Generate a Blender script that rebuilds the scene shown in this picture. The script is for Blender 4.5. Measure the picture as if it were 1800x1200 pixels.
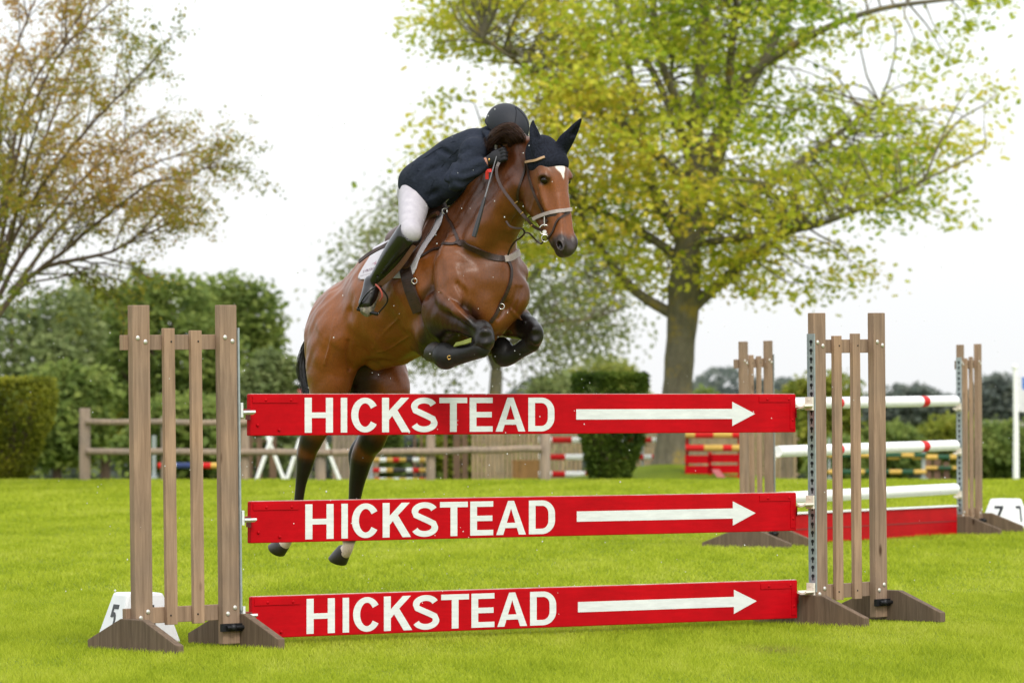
import bpy, bmesh, math, random
import numpy as np
from mathutils import Vector, Matrix, Quaternion
from mathutils.bvhtree import BVHTree
from mathutils import noise as mnoise

for _o in list(bpy.data.objects): bpy.data.objects.remove(_o)
S = bpy.context.scene
COL = S.collection

# ------------------------------------------------------------------ camera
CAMH, HY, FPX = 1.30, 692.0, 8600.0            # eye height, horizon row, focal length in pixels of an 1800 px frame
cam_d = bpy.data.cameras.new('camera'); cam = bpy.data.objects.new('camera', cam_d); COL.objects.link(cam)
cam.location = (0, 0, CAMH); cam.rotation_euler = (math.radians(90), 0, 0)
cam_d.sensor_width = 36; cam_d.lens = 36 * FPX / 1800; cam_d.shift_y = (HY - 600) / 1800
cam_d.clip_start = 0.1; cam_d.clip_end = 4000
cam_d.dof.use_dof = True; cam_d.dof.focus_distance = 25.9; cam_d.dof.aperture_fstop = 6.0
S.camera = cam
# ------------------------------------------------------------------ sky and light (overcast)
SUN_EL, SUN_AZ = 46, 160                        # degrees; azimuth from +Y clockwise
W = bpy.data.worlds.new('World'); S.world = W; W.use_nodes = True
wt = W.node_tree; wt.nodes.clear()
sky = wt.nodes.new('ShaderNodeTexSky'); sky.sky_type = 'NISHITA'; sky.sun_disc = False
sky.sun_elevation = math.radians(SUN_EL); sky.sun_rotation = math.radians(SUN_AZ); sky.dust_density = 4
bg1 = wt.nodes.new('ShaderNodeBackground'); bg1.inputs['Strength'].default_value = 0.06
wt.links.new(sky.outputs[0], bg1.inputs['Color'])
# the cloud deck: an even white overcast, a little darker overhead pattern
tc = wt.nodes.new('ShaderNodeTexCoord'); nz = wt.nodes.new('ShaderNodeTexNoise'); nz.inputs['Scale'].default_value = 2.2
nz.inputs['Detail'].default_value = 3
cr = wt.nodes.new('ShaderNodeValToRGB'); cr.color_ramp.elements[0].position = .3; cr.color_ramp.elements[1].position = .75
cr.color_ramp.elements[0].color = (.88, .895, .91, 1); cr.color_ramp.elements[1].color = (1, 1, 1, 1)
wt.links.new(tc.outputs['Generated'], nz.inputs['Vector']); wt.links.new(nz.outputs['Fac'], cr.inputs['Fac'])
bg2 = wt.nodes.new('ShaderNodeBackground'); bg2.inputs['Strength'].default_value = 1.0
# overcast skies are brighter towards the zenith than at the horizon
sx = wt.nodes.new('ShaderNodeSeparateXYZ'); wt.links.new(tc.outputs['Generated'], sx.inputs[0])
mr = wt.nodes.new('ShaderNodeMapRange'); mr.inputs['From Min'].default_value = 0.0; mr.inputs['From Max'].default_value = 1.0
mr.inputs['To Min'].default_value = .90; mr.inputs['To Max'].default_value = 1.7; wt.links.new(sx.outputs[2], mr.inputs['Value'])
wt.links.new(mr.outputs[0], bg2.inputs['Strength'])
wt.links.new(cr.outputs[0], bg2.inputs['Color'])
ad = wt.nodes.new('ShaderNodeAddShader'); wo = wt.nodes.new('ShaderNodeOutputWorld')
wt.links.new(bg1.outputs[0], ad.inputs[0]); wt.links.new(bg2.outputs[0], ad.inputs[1]); wt.links.new(ad.outputs[0], wo.inputs['Surface'])
sun_d = bpy.data.lights.new('sun', 'SUN'); sun_d.energy = 1.5; sun_d.angle = math.radians(12); sun_d.color = (1, .965, .91)
sun = bpy.data.objects.new('sun', sun_d); COL.objects.link(sun)
_az = math.radians(SUN_AZ); _el = math.radians(SUN_EL)
_sd = Vector((math.sin(_az) * math.cos(_el), math.cos(_az) * math.cos(_el), math.sin(_el)))
sun.rotation_euler = _sd.to_track_quat('Z', 'Y').to_euler(); sun.location = _sd * 50
vs = S.view_settings; vs.view_transform = 'Standard'; vs.look = 'None'; vs.gamma = 1; vs.exposure = 0.17
S.cycles.max_bounces = 6; S.cycles.diffuse_bounces = 3; S.cycles.transparent_max_bounces = 8
S.cycles.use_denoising = True

# ------------------------------------------------------------------ helpers
def at(px, py, Y):
    """the point seen at pixel (px, py) of the 1800x1200 photograph, Y metres away"""
    return Vector(((px - 900) * Y / FPX, Y, CAMH + (HY - py) * Y / FPX))
def link(o, parent=None):
    COL.objects.link(o)
    if parent is not None: o.parent = parent
    return o
def tag(o, label=None, cat=None, group=None, kind=None):
    if label: o['label'] = label
    if cat: o['category'] = cat
    if group: o['group'] = group
    if kind: o['kind'] = kind
    return o
def empty(name, loc=(0, 0, 0), rz=0, rx=0, ry=0):
    o = bpy.data.objects.new(name, None); o.location = loc; o.rotation_euler = (rx, ry, rz)
    o.empty_display_size = .1
    return link(o)
def copy_tree(o, parent=None):
    c = o.copy(); COL.objects.link(c); c.parent = parent
    for ch in list(o.children): copy_tree(ch, c)
    return c
def np_mesh(name, V, F, mat, parent=None, smooth=True, cols=None, mats=None, midx=None):
    """V (n,3), F (m,k) numpy; cols (n,4) point colours; one mesh object"""
    V = np.asarray(V, np.float32); F = np.asarray(F, np.int32)
    me = bpy.data.meshes.new(name); k = F.shape[1]
    me.vertices.add(len(V)); me.vertices.foreach_set('co', V.ravel())
    me.loops.add(F.size); me.loops.foreach_set('vertex_index', F.ravel())
    me.polygons.add(len(F)); me.polygons.foreach_set('loop_start', np.arange(0, F.size, k, dtype=np.int32))
    me.polygons.foreach_set('loop_total', np.full(len(F), k, np.int32))
    me.update(calc_edges=True)
    if smooth: me.polygons.foreach_set('use_smooth', np.ones(len(F), bool))
    if cols is not None:
        a = me.color_attributes.new('Col', 'FLOAT_COLOR', 'POINT'); a.data.foreach_set('color', np.asarray(cols, np.float32).ravel())
    for m in (mats or [mat]): me.materials.append(m)
    if midx is not None: me.polygons.foreach_set('material_index', np.asarray(midx, np.int32))
    return link(bpy.data.objects.new(name, me), parent)

class MB:
    """collects boxes, prisms, tubes; build() links them as ONE mesh object"""
    def __init__(s): s.v = []; s.f = []; s.m = []; s.sm = []
    def add(s, vs, fs, mi=0, smooth=False):
        n = len(s.v); s.v += [tuple(v) for v in vs]
        for f in fs: s.f.append([i + n for i in f]); s.m.append(mi); s.sm.append(smooth)
    def box(s, lo, hi, mi=0, M=None, taper=None):
        x0, y0, z0 = lo; x1, y1, z1 = hi
        vs = [(x0,y0,z0),(x1,y0,z0),(x1,y1,z0),(x0,y1,z0),(x0,y0,z1),(x1,y0,z1),(x1,y1,z1),(x0,y1,z1)]
        if taper:
            cx, cy = (x0+x1)/2, (y0+y1)/2
            vs = [v if i < 4 else (cx+(v[0]-cx)*taper, cy+(v[1]-cy)*taper, v[2]) for i, v in enumerate(vs)]
        vs = [Vector(v) for v in vs]
        if M is not None: vs = [M @ v for v in vs]
        s.add(vs, [(0,3,2,1),(4,5,6,7),(0,1,5,4),(1,2,6,5),(2,3,7,6),(3,0,4,7)], mi)
    def prism(s, poly, y0, y1, mi=0, M=None):
        """polygon in x,z (counter-clockwise seen from -y), extruded y0..y1"""
        n = len(poly)
        vs = [Vector((x, y0, z)) for x, z in poly] + [Vector((x, y1, z)) for x, z in poly]
        if M is not None: vs = [M @ v for v in vs]
        fs = [tuple(range(n)), tuple(range(2*n-1, n-1, -1))]
        fs += [((i+1) % n, i, i+n, (i+1) % n + n) for i in range(n)]
        s.add(vs, fs, mi)
    def tube(s, pts, rad, seg=10, mi=0, caps=True, closed=False):
        pts = [Vector(p) for p in pts]; n = len(pts)
        if not hasattr(rad, '__len__'): rad = [rad]*n
        vs = []; up = Vector((.13, .21, 1)).normalized(); prev = None
        for i, p in enumerate(pts):
            if closed: t = pts[(i+1) % n] - pts[i-1]
            else: t = pts[min(i+1, n-1)] - pts[max(i-1, 0)]
            t = t.normalized() if t.length > 1e-9 else Vector((0,0,1))
            a = prev if prev is not None else (up if abs(t.dot(up)) < .9 else Vector((1, .1, 0)))
            a = (a - t*a.dot(t)).normalized(); prev = a; b = t.cross(a)
            for k in range(seg):
                th = 2*math.pi*k/seg; vs.append(p + (a*math.cos(th) + b*math.sin(th))*rad[i])
        fs = []
        for i in range(n if closed else n-1):
            j = (i+1) % n
            for k in range(seg):
                l = (k+1) % seg; fs.append((i*seg+k, i*seg+l, j*seg+l, j*seg+k))
        s.add(vs, fs, mi, True)
        if caps and not closed:
            s.add([vs[k] for k in range(seg)], [tuple(range(seg-1, -1, -1))], mi)
            s.add([vs[(n-1)*seg+k] for k in range(seg)], [tuple(range(seg))], mi)
    def ball(s, c, r, mi=0, seg=10, rings=6, sc=(1,1,1), M=None):
        vs = []; fs = []
        for i in range(rings+1):
            ph = math.pi*i/rings
            for k in range(seg):
                th = 2*math.pi*k/seg
                v = Vector((r*sc[0]*math.sin(ph)*math.cos(th), r*sc[1]*math.sin(ph)*math.sin(th), r*sc[2]*math.cos(ph)))
                vs.append((M @ v if M is not None else v) + Vector(c))
        for i in range(rings):
            for k in range(seg):
                l = (k+1) % seg; fs.append((i*seg+k, (i+1)*seg+k, (i+1)*seg+l, i*seg+l))
        s.add(vs, fs, mi, True)
    def build(s, name, mat, parent=None, bevel=0, M=None):
        me = bpy.data.meshes.new(name); me.from_pydata([tuple(v) for v in s.v], [], s.f)
        for m in (mat if isinstance(mat, (list, tuple)) else [mat]): me.materials.append(m)
        me.polygons.foreach_set('material_index', s.m); me.polygons.foreach_set('use_smooth', s.sm)
        if bevel:
            bm = bmesh.new(); bm.from_mesh(me); bmesh.ops.remove_doubles(bm, verts=bm.verts, dist=1e-6)
            es = [e for e in bm.edges if len(e.link_faces) == 2 and e.calc_face_angle(0) > .6]
            bmesh.ops.bevel(bm, geom=es, offset=bevel, segments=2, affect='EDGES', profile=.6, clamp_overlap=True)
            bm.to_mesh(me); bm.free()
        me.update()
        return link(bpy.data.objects.new(name, me), parent)

def catmull(P, n):
    """resample a polyline (k,d) to n points with a Catmull-Rom spline, even by parameter length"""
    P = np.asarray(P, float); k = len(P)
    if k == 2: t = np.linspace(0, 1, n)[:, None]; return P[0]*(1-t) + P[1]*t
    Q = np.vstack([2*P[0]-P[1], P, 2*P[-1]-P[-2]])
    L = np.r_[0, np.cumsum(np.maximum(np.linalg.norm(np.diff(P[:, :3], axis=0), axis=1), 1e-6))]
    s = np.linspace(0, L[-1], n); i = np.clip(np.searchsorted(L, s, 'right')-1, 0, k-2)
    t = ((s-L[i])/(L[i+1]-L[i]))[:, None]; p0, p1, p2, p3 = Q[i], Q[i+1], Q[i+2], Q[i+3]
    return .5*((2*p1)+(-p0+p2)*t+(2*p0-5*p1+4*p2-p3)*t*t+(-p0+3*p1-3*p2+p3)*t**3)

# ------------------------------------------------------------------ materials
def nodes(name):
    m = bpy.data.materials.new(name); m.use_nodes = True; nt = m.node_tree
    b = nt.nodes['Principled BSDF']; return m, nt, b
def N(nt, typ, **kw):
    n = nt.nodes.new(typ)
    for k, v in kw.items():
        if k in n.inputs: n.inputs[k].default_value = v
        else: setattr(n, k, v)
    return n
def ramp(nt, fac, stops):
    r = nt.nodes.new('ShaderNodeValToRGB'); e = r.color_ramp.elements
    while len(e) < len(stops): e.new(.5)
    for i, (p, c) in enumerate(stops): e[i].position = p; e[i].color = (c[0], c[1], c[2], 1)
    nt.links.new(fac, r.inputs['Fac']); return r.outputs[0]
def mixc(nt, fac, a, b, mode='MIX'):
    m = nt.nodes.new('ShaderNodeMix'); m.data_type = 'RGBA'; m.blend_type = mode
    for s_, v in ((m.inputs['Factor'], fac), (m.inputs['A'], a), (m.inputs['B'], b)):
        if isinstance(v, (int, float)): s_.default_value = v
        elif isinstance(v, tuple): s_.default_value = (v[0], v[1], v[2], 1)
        else: nt.links.new(v, s_)
    return m.outputs['Result']
def noise_tex(nt, scale, detail=4, rough=.6, coord='Object', stretch=None):
    t = nt.nodes.new('ShaderNodeTexCoord'); n = nt.nodes.new('ShaderNodeTexNoise')
    n.inputs['Scale'].default_value = scale; n.inputs['Detail'].default_value = detail; n.inputs['Roughness'].default_value = rough
    if stretch:
        mp = nt.nodes.new('ShaderNodeMapping'); mp.inputs['Scale'].default_value = stretch
        nt.links.new(t.outputs[coord], mp.inputs[0]); nt.links.new(mp.outputs[0], n.inputs['Vector'])
    else: nt.links.new(t.outputs[coord], n.inputs['Vector'])
    return n.outputs['Fac']
def bump(nt, b, h, strength=.3, dist=.01):
    n = nt.nodes.new('ShaderNodeBump'); n.inputs['Strength'].default_value = strength; n.inputs['Distance'].default_value = dist
    nt.links.new(h, n.inputs['Height']); nt.links.new(n.outputs[0], b.inputs['Normal'])
def mat_basic(name, c0, c1=None, rough=.6, scale=20, metal=0, bmp=0, bdist=.003, spec=None, coat=0):
    m, nt, b = nodes(name)
    c1 = c1 or tuple(x*.8 for x in c0); f = noise_tex(nt, scale)
    nt.links.new(ramp(nt, f, [(.3, c1), (.7, c0)]), b.inputs['Base Color'])
    b.inputs['Roughness'].default_value = rough; b.inputs['Metallic'].default_value = metal
    if spec is not None: b.inputs['Specular IOR Level'].default_value = spec
    if coat: b.inputs['Coat Weight'].default_value = coat; b.inputs['Coat Roughness'].default_value = .15
    if bmp: bump(nt, b, noise_tex(nt, scale*6), bmp, bdist)
    return m

# ------------------------------------------------------------------ smooth-union volume modelling
class Field:
    def __init__(s, lo, hi, h):
        s.lo = np.array(lo, float); s.h = h; s.n = np.ceil((np.array(hi)-s.lo)/h).astype(int)+1
        s.a = np.full(s.n, .5, np.float32)
    def _win(s, lo, hi):
        i0 = np.clip(np.floor((lo-s.lo)/s.h).astype(int), 0, s.n); i1 = np.clip(np.ceil((hi-s.lo)/s.h).astype(int)+1, 0, s.n)
        if (i1 <= i0).any(): return None, None
        ax = [(s.lo[d]+s.h*np.arange(i0[d], i1[d])).astype(np.float32) for d in range(3)]
        return tuple(slice(i0[d], i1[d]) for d in range(3)), np.stack(np.meshgrid(*ax, indexing='ij'), -1)
    def _comb(s, sl, d, k, op):
        a = s.a[sl]
        if op == 'cut': a = -a
        if k > 0:
            h = np.maximum(k-np.abs(a-d), 0)/k if op != 'cut' else np.maximum(k-np.abs(a-d), 0)/k
            r = np.minimum(a, d)-h*h*k*.25
        else: r = np.minimum(a, d)
        if op == 'cut':                      # max(a, -d) smooth: a here is -a
            h = np.maximum(k-np.abs(a-d), 0)/max(k, 1e-6); r = -(np.minimum(a, d)-h*h*k*.25)
        s.a[sl] = r
    @staticmethod
    def _squeeze(p, Q, flat):
        ax = np.asarray(flat[0], float); ax = ax/np.linalg.norm(ax); k = 1/flat[1]-1
        axf = ax.astype(np.float32)
        return p+((p@axf)*np.float32(k))[..., None]*axf, Q+((Q@ax)*k)[:, None]*ax
    def cone(s, a, b, ra, rb, k=.04, flat=None, op='add'):
        a = np.asarray(a, float)[:3]; b = np.asarray(b, float)[:3]; m = max(ra, rb)*(max(1, flat[1]) if flat else 1)+k+3*s.h
        sl, p = s._win(np.minimum(a, b)-m, np.maximum(a, b)+m)
        if sl is None: return
        if flat: p, (a, b) = s._squeeze(p, np.array([a, b]), flat)
        ab = (b-a).astype(np.float32); q = p-a.astype(np.float32)
        t = np.clip((q@ab)/max(float(ab@ab), 1e-9), 0, 1); q = q-t[..., None]*ab
        s._comb(sl, np.sqrt((q*q).sum(-1))-(ra+(rb-ra)*t), k, op)
    def chain(s, P, k=.04, flat=None, n=None, op='add'):
        """P: rows (x,y,z,r) -> smooth tapering limb"""
        P = np.asarray(P, float); Q = catmull(P, n or (len(P)-1)*4+1) if len(P) > 2 else P
        lo = (Q[:, :3]-Q[:, 3:4]).min(0)-k-3*s.h; hi = (Q[:, :3]+Q[:, 3:4]).max(0)+k+3*s.h
        if flat and flat[1] > 1: lo -= Q[:, 3].max()*(flat[1]-1); hi += Q[:, 3].max()*(flat[1]-1)
        sl, p = s._win(lo, hi)
        if sl is None: return
        D = None
        if flat: Q = Q.copy(); p, Q[:, :3] = s._squeeze(p, Q[:, :3], flat)
        for a, b in zip(Q[:-1], Q[1:]):
            ab = (b[:3]-a[:3]).astype(np.float32); q = p-a[:3].astype(np.float32)
            t = np.clip((q@ab)/max(float(ab@ab), 1e-9), 0, 1); q = q-t[..., None]*ab
            d = np.sqrt((q*q).sum(-1))-(a[3]+(b[3]-a[3])*t); D = d if D is None else np.minimum(D, d)
        s._comb(sl, D, k, op)
    def ell(s, c, r, k=.04, axes=None, op='add'):
        """axes: 3 rows, unit vectors of the ellipsoid's own axes"""
        c = np.asarray(c, float)[:3]; r = np.asarray(r, float); m = r.max()+k+3*s.h
        sl, p = s._win(c-m, c+m)
        if sl is None: return
        q = p-c.astype(np.float32)
        if axes is not None: q = q@np.asarray(axes, np.float32).T
        k0 = np.sqrt(((q/r.astype(np.float32))**2).sum(-1)); k1 = np.sqrt(((q/(r**2).astype(np.float32))**2).sum(-1))
        s._comb(sl, k0*(k0-1)/np.maximum(k1, 1e-6), k, op)
    def mesh(s):
        a = s.a; nx, ny, nz_ = a.shape; ins = a < 0
        c = np.zeros((nx-1, ny-1, nz_-1), np.int8)
        for i in (0, 1):
            for j in (0, 1):
                for k in (0, 1): c += ins[i:nx-1+i, j:ny-1+j, k:nz_-1+k]
        act = np.argwhere((c > 0) & (c < 8)); idx = np.full(c.shape, -1, np.int32); idx[tuple(act.T)] = np.arange(len(act))
        acc = np.zeros((len(act), 3)); cnt = np.zeros(len(act))
        corners = [(i, j, k) for i in (0, 1) for j in (0, 1) for k in (0, 1)]
        for c0 in corners:
            for d in range(3):
                if c0[d]: continue
                c1 = list(c0); c1[d] = 1
                A = a[act[:, 0]+c0[0], act[:, 1]+c0[1], act[:, 2]+c0[2]]; B = a[act[:, 0]+c1[0], act[:, 1]+c1[1], act[:, 2]+c1[2]]
                x = (A < 0) != (B < 0); t = np.where(x, A/np.where(x, A-B, 1), 0)
                pt = np.tile(np.array(c0, float), (len(act), 1)); pt[:, d] += t
                acc[x] += pt[x]; cnt[x] += 1
        V = (act+acc/cnt[:, None])*s.h+s.lo
        Fs = []
        for d in range(3):
            sl0 = [slice(1, -1)]*3; sl1 = [slice(1, -1)]*3; sl0[d] = slice(0, -1); sl1[d] = slice(1, None)
            A = ins[tuple(sl0)]; B = ins[tuple(sl1)]; e = np.argwhere(A != B); Av = A[tuple(e.T)]
            off = np.ones(3, int); off[d] = 0; e = e+off
            u, v = (d+1) % 3, (d+2) % 3
            def cell(du, dv):
                q = e.copy(); q[:, u] -= du; q[:, v] -= dv; return idx[tuple(q.T)]
            q = np.stack([cell(1, 1), cell(0, 1), cell(0, 0), cell(1, 0)], 1)
            q[~Av] = q[~Av][:, ::-1]; Fs.append(q)
        return V, np.vstack(Fs)
def relax(V, F, it=2, lam=.5):
    """a little surface smoothing"""
    n = len(V); e = np.vstack([F[:, [0, 1]], F[:, [1, 2]], F[:, [2, 3]], F[:, [3, 0]]])
    deg = np.bincount(e.ravel(), minlength=n)[:, None].astype(float)
    for i in range(it):
        for l in (lam, -lam*1.02):
            s_ = np.stack([np.bincount(e[:, 0], V[e[:, 1], d], n)+np.bincount(e[:, 1], V[e[:, 0], d], n) for d in range(3)], 1)
            V = V+l*(s_/np.maximum(deg, 1)-V)
    return V
def dist_chain(V, P):
    """distance of points V to a polyline with radii P minus radius, and the parameter 0..1 along it"""
    P = np.asarray(P, float); best = np.full(len(V), 9.); par = np.zeros(len(V))
    for i, (a, b) in enumerate(zip(P[:-1], P[1:])):
        ab = b[:3]-a[:3]; t = np.clip(((V-a[:3])@ab)/max(ab@ab, 1e-9), 0, 1)
        d = np.linalg.norm(V-a[:3]-t[:, None]*ab, axis=1)-(a[3]+(b[3]-a[3])*t)
        m = d < best; best[m] = d[m]; par[m] = ((i+t)/(len(P)-1))[m]
    return best, par
def sstep(x, a, b):
    t = np.clip((x-a)/(b-a), 0, 1); return t*t*(3-2*t)
# ------------------------------------------------------------------ ground
def gz(Y): return 0.0 if Y < 72 else max(min(0.0, 1.3-.0178*Y), -6.2)
def gpt(px, Y, dz=0.0):
    p = at(px, 692, Y); p.z = gz(Y)+dz; return p
m, nt, b = nodes('mown grass')
f1 = noise_tex(nt, .55, 4, .6); f2 = noise_tex(nt, 9, 5, .7); f3 = noise_tex(nt, 60, 3, .7)
c = ramp(nt, f1, [(.28, (.115,.165,.010)), (.5, (.160,.215,.013)), (.75, (.205,.250,.020))])
c2 = ramp(nt, f2, [(.25, (.62,.66,.5)), (.5, (1,1,1)), (.8, (1.25,1.2,1.15))]); c3 = ramp(nt, f3, [(.3, (.6,.62,.5)), (.7, (1.25,1.25,1.1))])
nt.links.new(mixc(nt, .8, mixc(nt, 1.0, c, c2, 'MULTIPLY'), c3, 'MULTIPLY'), b.inputs['Base Color'])
b.inputs['Roughness'].default_value = .85; b.inputs['Specular IOR Level'].default_value = .1
bump(nt, b, f3, .6, .03); M_grass = m
ys = [-30, 0, 10, 20, 30, 40, 50, 60, 70, 73, 80, 90, 100, 120, 150, 200, 260, 340, 420, 600, 1000, 2500]
xs = [-1800, -600, -200, -80, -40, -20, -10, 0, 10, 20, 40, 80, 200, 600, 1800]
V = [(x, y, gz(y)) for y in ys for x in xs]; n = len(xs)
F = [(j*n+i, j*n+i+1, (j+1)*n+i+1, (j+1)*n+i) for j in range(len(ys)-1) for i in range(n-1)]
tag(np_mesh('grass_field', V, np.array(F), M_grass), kind='structure')
# mound round the foot of the maple
MX = gpt(1178, 82)
def mound(x, y): 
    d = math.hypot((x-MX.x)/1.5, (y-MX.y)/2.4); return .30*math.exp(-d*d*1.1)
V = []; n = 40
for j in range(n+1):
    for i in range(n+1):
        x = MX.x-3.4+6.8*i/n; y = MX.y-5.5+11*j/n; V.append((x, y, gz(y)+mound(x, y)-.012))
F = [(j*(n+1)+i, j*(n+1)+i+1, (j+1)*(n+1)+i+1, (j+1)*(n+1)+i) for j in range(n) for i in range(n)]
tag(np_mesh('grass_mound', V, np.array(F), M_grass), kind='structure')
# blades
def blades(name, x0, x1, y0, y1, dens, h, w, seed, hedge=None):
    r = np.random.default_rng(seed); N_ = int((y1-y0)*dens*((x1-x0)))
    y = r.uniform(y0, y1, N_); half = y/y1; x = r.uniform(x0, x1, N_)*half
    keep = r.random(N_) < np.clip(np.minimum((half*x1-np.abs(x))/(half*x1*.35), (y-y0)/max(.3, (y1-y0)*.12) if y0 < 25 else 1), 0, 1)**1.5; x, y, half = x[keep], y[keep], half[keep]; N_ = len(x)
    hh = h*(.45+.75*r.random(N_))*(1+.35*np.sin(x*2.3+y*1.1)*np.sin(y*1.7-x)); a = r.uniform(0, 2*np.pi, N_); ln = r.normal(0, .55, (N_, 2))*hh[:, None]
    dx, dy = np.cos(a)*w*.5, np.sin(a)*w*.5
    z = np.where(y > 72, -(y-73)*.0178, 0)
    P = np.stack([np.stack([x-dx, y-dy, z-.002], 1), np.stack([x+dx, y+dy, z-.002], 1), np.stack([x+ln[:, 0], y+ln[:, 1], z+hh], 1)], 1).reshape(-1, 3)
    t = r.random(N_); rr_ = np.random.default_rng(4); g = np.zeros(N_)
    for wl, am in ((2.6,.30),(1.3,.26),(.7,.24),(.35,.20),(.17,.16)):
        for _ in range(3):
            a_ = rr_.uniform(0, 6.28); g += am*np.sin((x*np.cos(a_)+y*.45*np.sin(a_))*6.28/wl/rr_.uniform(.8, 1.3)+rr_.uniform(0, 6.28))
    g = np.clip(.5+.42*g, 0, 1)
    pal = np.array([(.19,.26,.014),(.30,.375,.022),(.40,.46,.036),(.50,.53,.10)])
    k = np.clip((t*.55+g*.48+.06)*2.6, 0, 2.999); i0 = k.astype(int); fr = (k-i0)[:, None]
    C = pal[i0]*(1-fr)+pal[i0+1]*fr; dw = (np.exp(-(((x-1.32)/.16)**2+((y-24.8)/.34)**2))*.9+.55*np.exp(-(((x-.55)/.10)**2+((y-30.5)/.3)**2)))*np.clip(1.5*r.random(N_)-.15, 0, 1)*np.clip(1.6-1.4*g, .2, 1); C = C*(1-dw[:, None])+np.array((.22,.15,.07))*dw[:, None]; hz_ = 1-.6*dw
    P = P.reshape(N_, 3, 3); P[:, 2, 2] = z+hh*hz_; P = P.reshape(-1, 3)
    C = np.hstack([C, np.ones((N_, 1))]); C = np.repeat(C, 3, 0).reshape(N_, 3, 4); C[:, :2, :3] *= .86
    return np_mesh(name, P, np.arange(N_*3).reshape(-1, 3), M_blade, cols=C.reshape(-1, 4), smooth=False)
def leaf_mat(name, trans=.35, rough=.6, spec=.2):
    m, nt, b = nodes(name); a = N(nt, 'ShaderNodeVertexColor', layer_name='Col'); nt.links.new(a.outputs['Color'], b.inputs['Base Color'])
    b.inputs['Roughness'].default_value = rough; b.inputs['Specular IOR Level'].default_value = spec
    tr = N(nt, 'ShaderNodeBsdfTranslucent'); nt.links.new(a.outputs['Color'], tr.inputs['Color']); mx = N(nt, 'ShaderNodeMixShader'); mx.inputs[0].default_value = trans
    nt.links.new(b.outputs[0], mx.inputs[1]); nt.links.new(tr.outputs[0], mx.inputs[2]); nt.links.new(mx.outputs[0], nt.nodes['Material Output'].inputs['Surface']); return m
M_blade = leaf_mat('grass blade', .35, .7, .08)
if True:
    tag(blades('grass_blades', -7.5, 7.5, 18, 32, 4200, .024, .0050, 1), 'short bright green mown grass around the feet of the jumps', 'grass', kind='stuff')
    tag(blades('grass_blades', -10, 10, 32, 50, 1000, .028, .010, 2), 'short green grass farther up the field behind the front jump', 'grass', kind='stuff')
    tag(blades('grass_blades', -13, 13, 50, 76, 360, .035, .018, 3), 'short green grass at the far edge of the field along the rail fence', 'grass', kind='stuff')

# ------------------------------------------------------------------ timber and paint
def wood_mat(name, c0, c1, seed=0):
    m, nt, b = nodes(name); tc_ = N(nt, 'ShaderNodeTexCoord'); mp = N(nt, 'ShaderNodeMapping'); mp.inputs['Scale'].default_value = (1, 1, .06); mp.inputs['Location'].default_value = (seed, seed*2, 0)
    oi = N(nt, 'ShaderNodeObjectInfo'); va = N(nt, 'ShaderNodeVectorMath', operation='SCALE'); cx = N(nt, 'ShaderNodeCombineXYZ')
    nt.links.new(oi.outputs['Random'], cx.inputs[0]); nt.links.new(oi.outputs['Random'], cx.inputs[2]); nt.links.new(cx.outputs[0], va.inputs[0]); va.inputs['Scale'].default_value = 31
    ad_ = N(nt, 'ShaderNodeVectorMath', operation='ADD'); nt.links.new(tc_.outputs['Object'], ad_.inputs[0]); nt.links.new(va.outputs[0], ad_.inputs[1]); nt.links.new(ad_.outputs[0], mp.inputs[0])
    n1 = N(nt, 'ShaderNodeTexNoise', Scale=38.0, Detail=6.0, Roughness=.65, Distortion=.6); nt.links.new(mp.outputs[0], n1.inputs['Vector'])
    n2 = N(nt, 'ShaderNodeTexNoise', Scale=2.4, Detail=4.0); nt.links.new(ad_.outputs[0], n2.inputs['Vector'])
    v = N(nt, 'ShaderNodeTexVoronoi', Scale=4.2); mp2 = N(nt, 'ShaderNodeMapping'); mp2.inputs['Scale'].default_value = (1.3, 1.3, .55); nt.links.new(ad_.outputs[0], mp2.inputs[0]); nt.links.new(mp2.outputs[0], v.inputs['Vector'])
    g = ramp(nt, n1.outputs['Fac'], [(.30, c1), (.5, tuple((a+b_)/2 for a, b_ in zip(c0, c1))), (.68, c0)])
    w = ramp(nt, n2.outputs['Fac'], [(.3, (.78,.80,.84)), (.7, (1.14,1.08,1.02))]); kn = ramp(nt, v.outputs['Distance'], [(.055, (.30,.24,.20)), (.11, (1,1,1))])
    nt.links.new(mixc(nt, 1.0, mixc(nt, 1.0, g, w, 'MULTIPLY'), kn, 'MULTIPLY'), b.inputs['Base Color']); b.inputs['Roughness'].default_value = .85; b.inputs['Specular IOR Level'].default_value = .15
    bump(nt, b, n1.outputs['Fac'], .35, .004); return m
M_wood = wood_mat('weathered brown timber', (.315,.225,.158), (.175,.120,.083))
M_wood2 = wood_mat('warmer timber slat', (.36,.25,.17), (.21,.14,.092), 5)
M_foot = wood_mat('dark damp timber', (.17,.125,.088), (.092,.066,.046), 9)
M_grey = wood_mat('grey fence timber', (.33,.265,.20), (.19,.15,.115), 3)
M_zinc = mat_basic('galvanised steel', (.40,.44,.46), (.30,.34,.36), .45, 30, metal=.7)
M_bolt = mat_basic('zinc bolt head', (.62,.60,.55), (.5,.48,.44), .35, 30, metal=.5)
M_dark = mat_basic('dark iron', (.02,.02,.022), rough=.5, metal=.6)
M_cup = mat_basic('cream plastic cup', (.66,.62,.54), (.56,.50,.40), .5, 12, bmp=.1)
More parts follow.
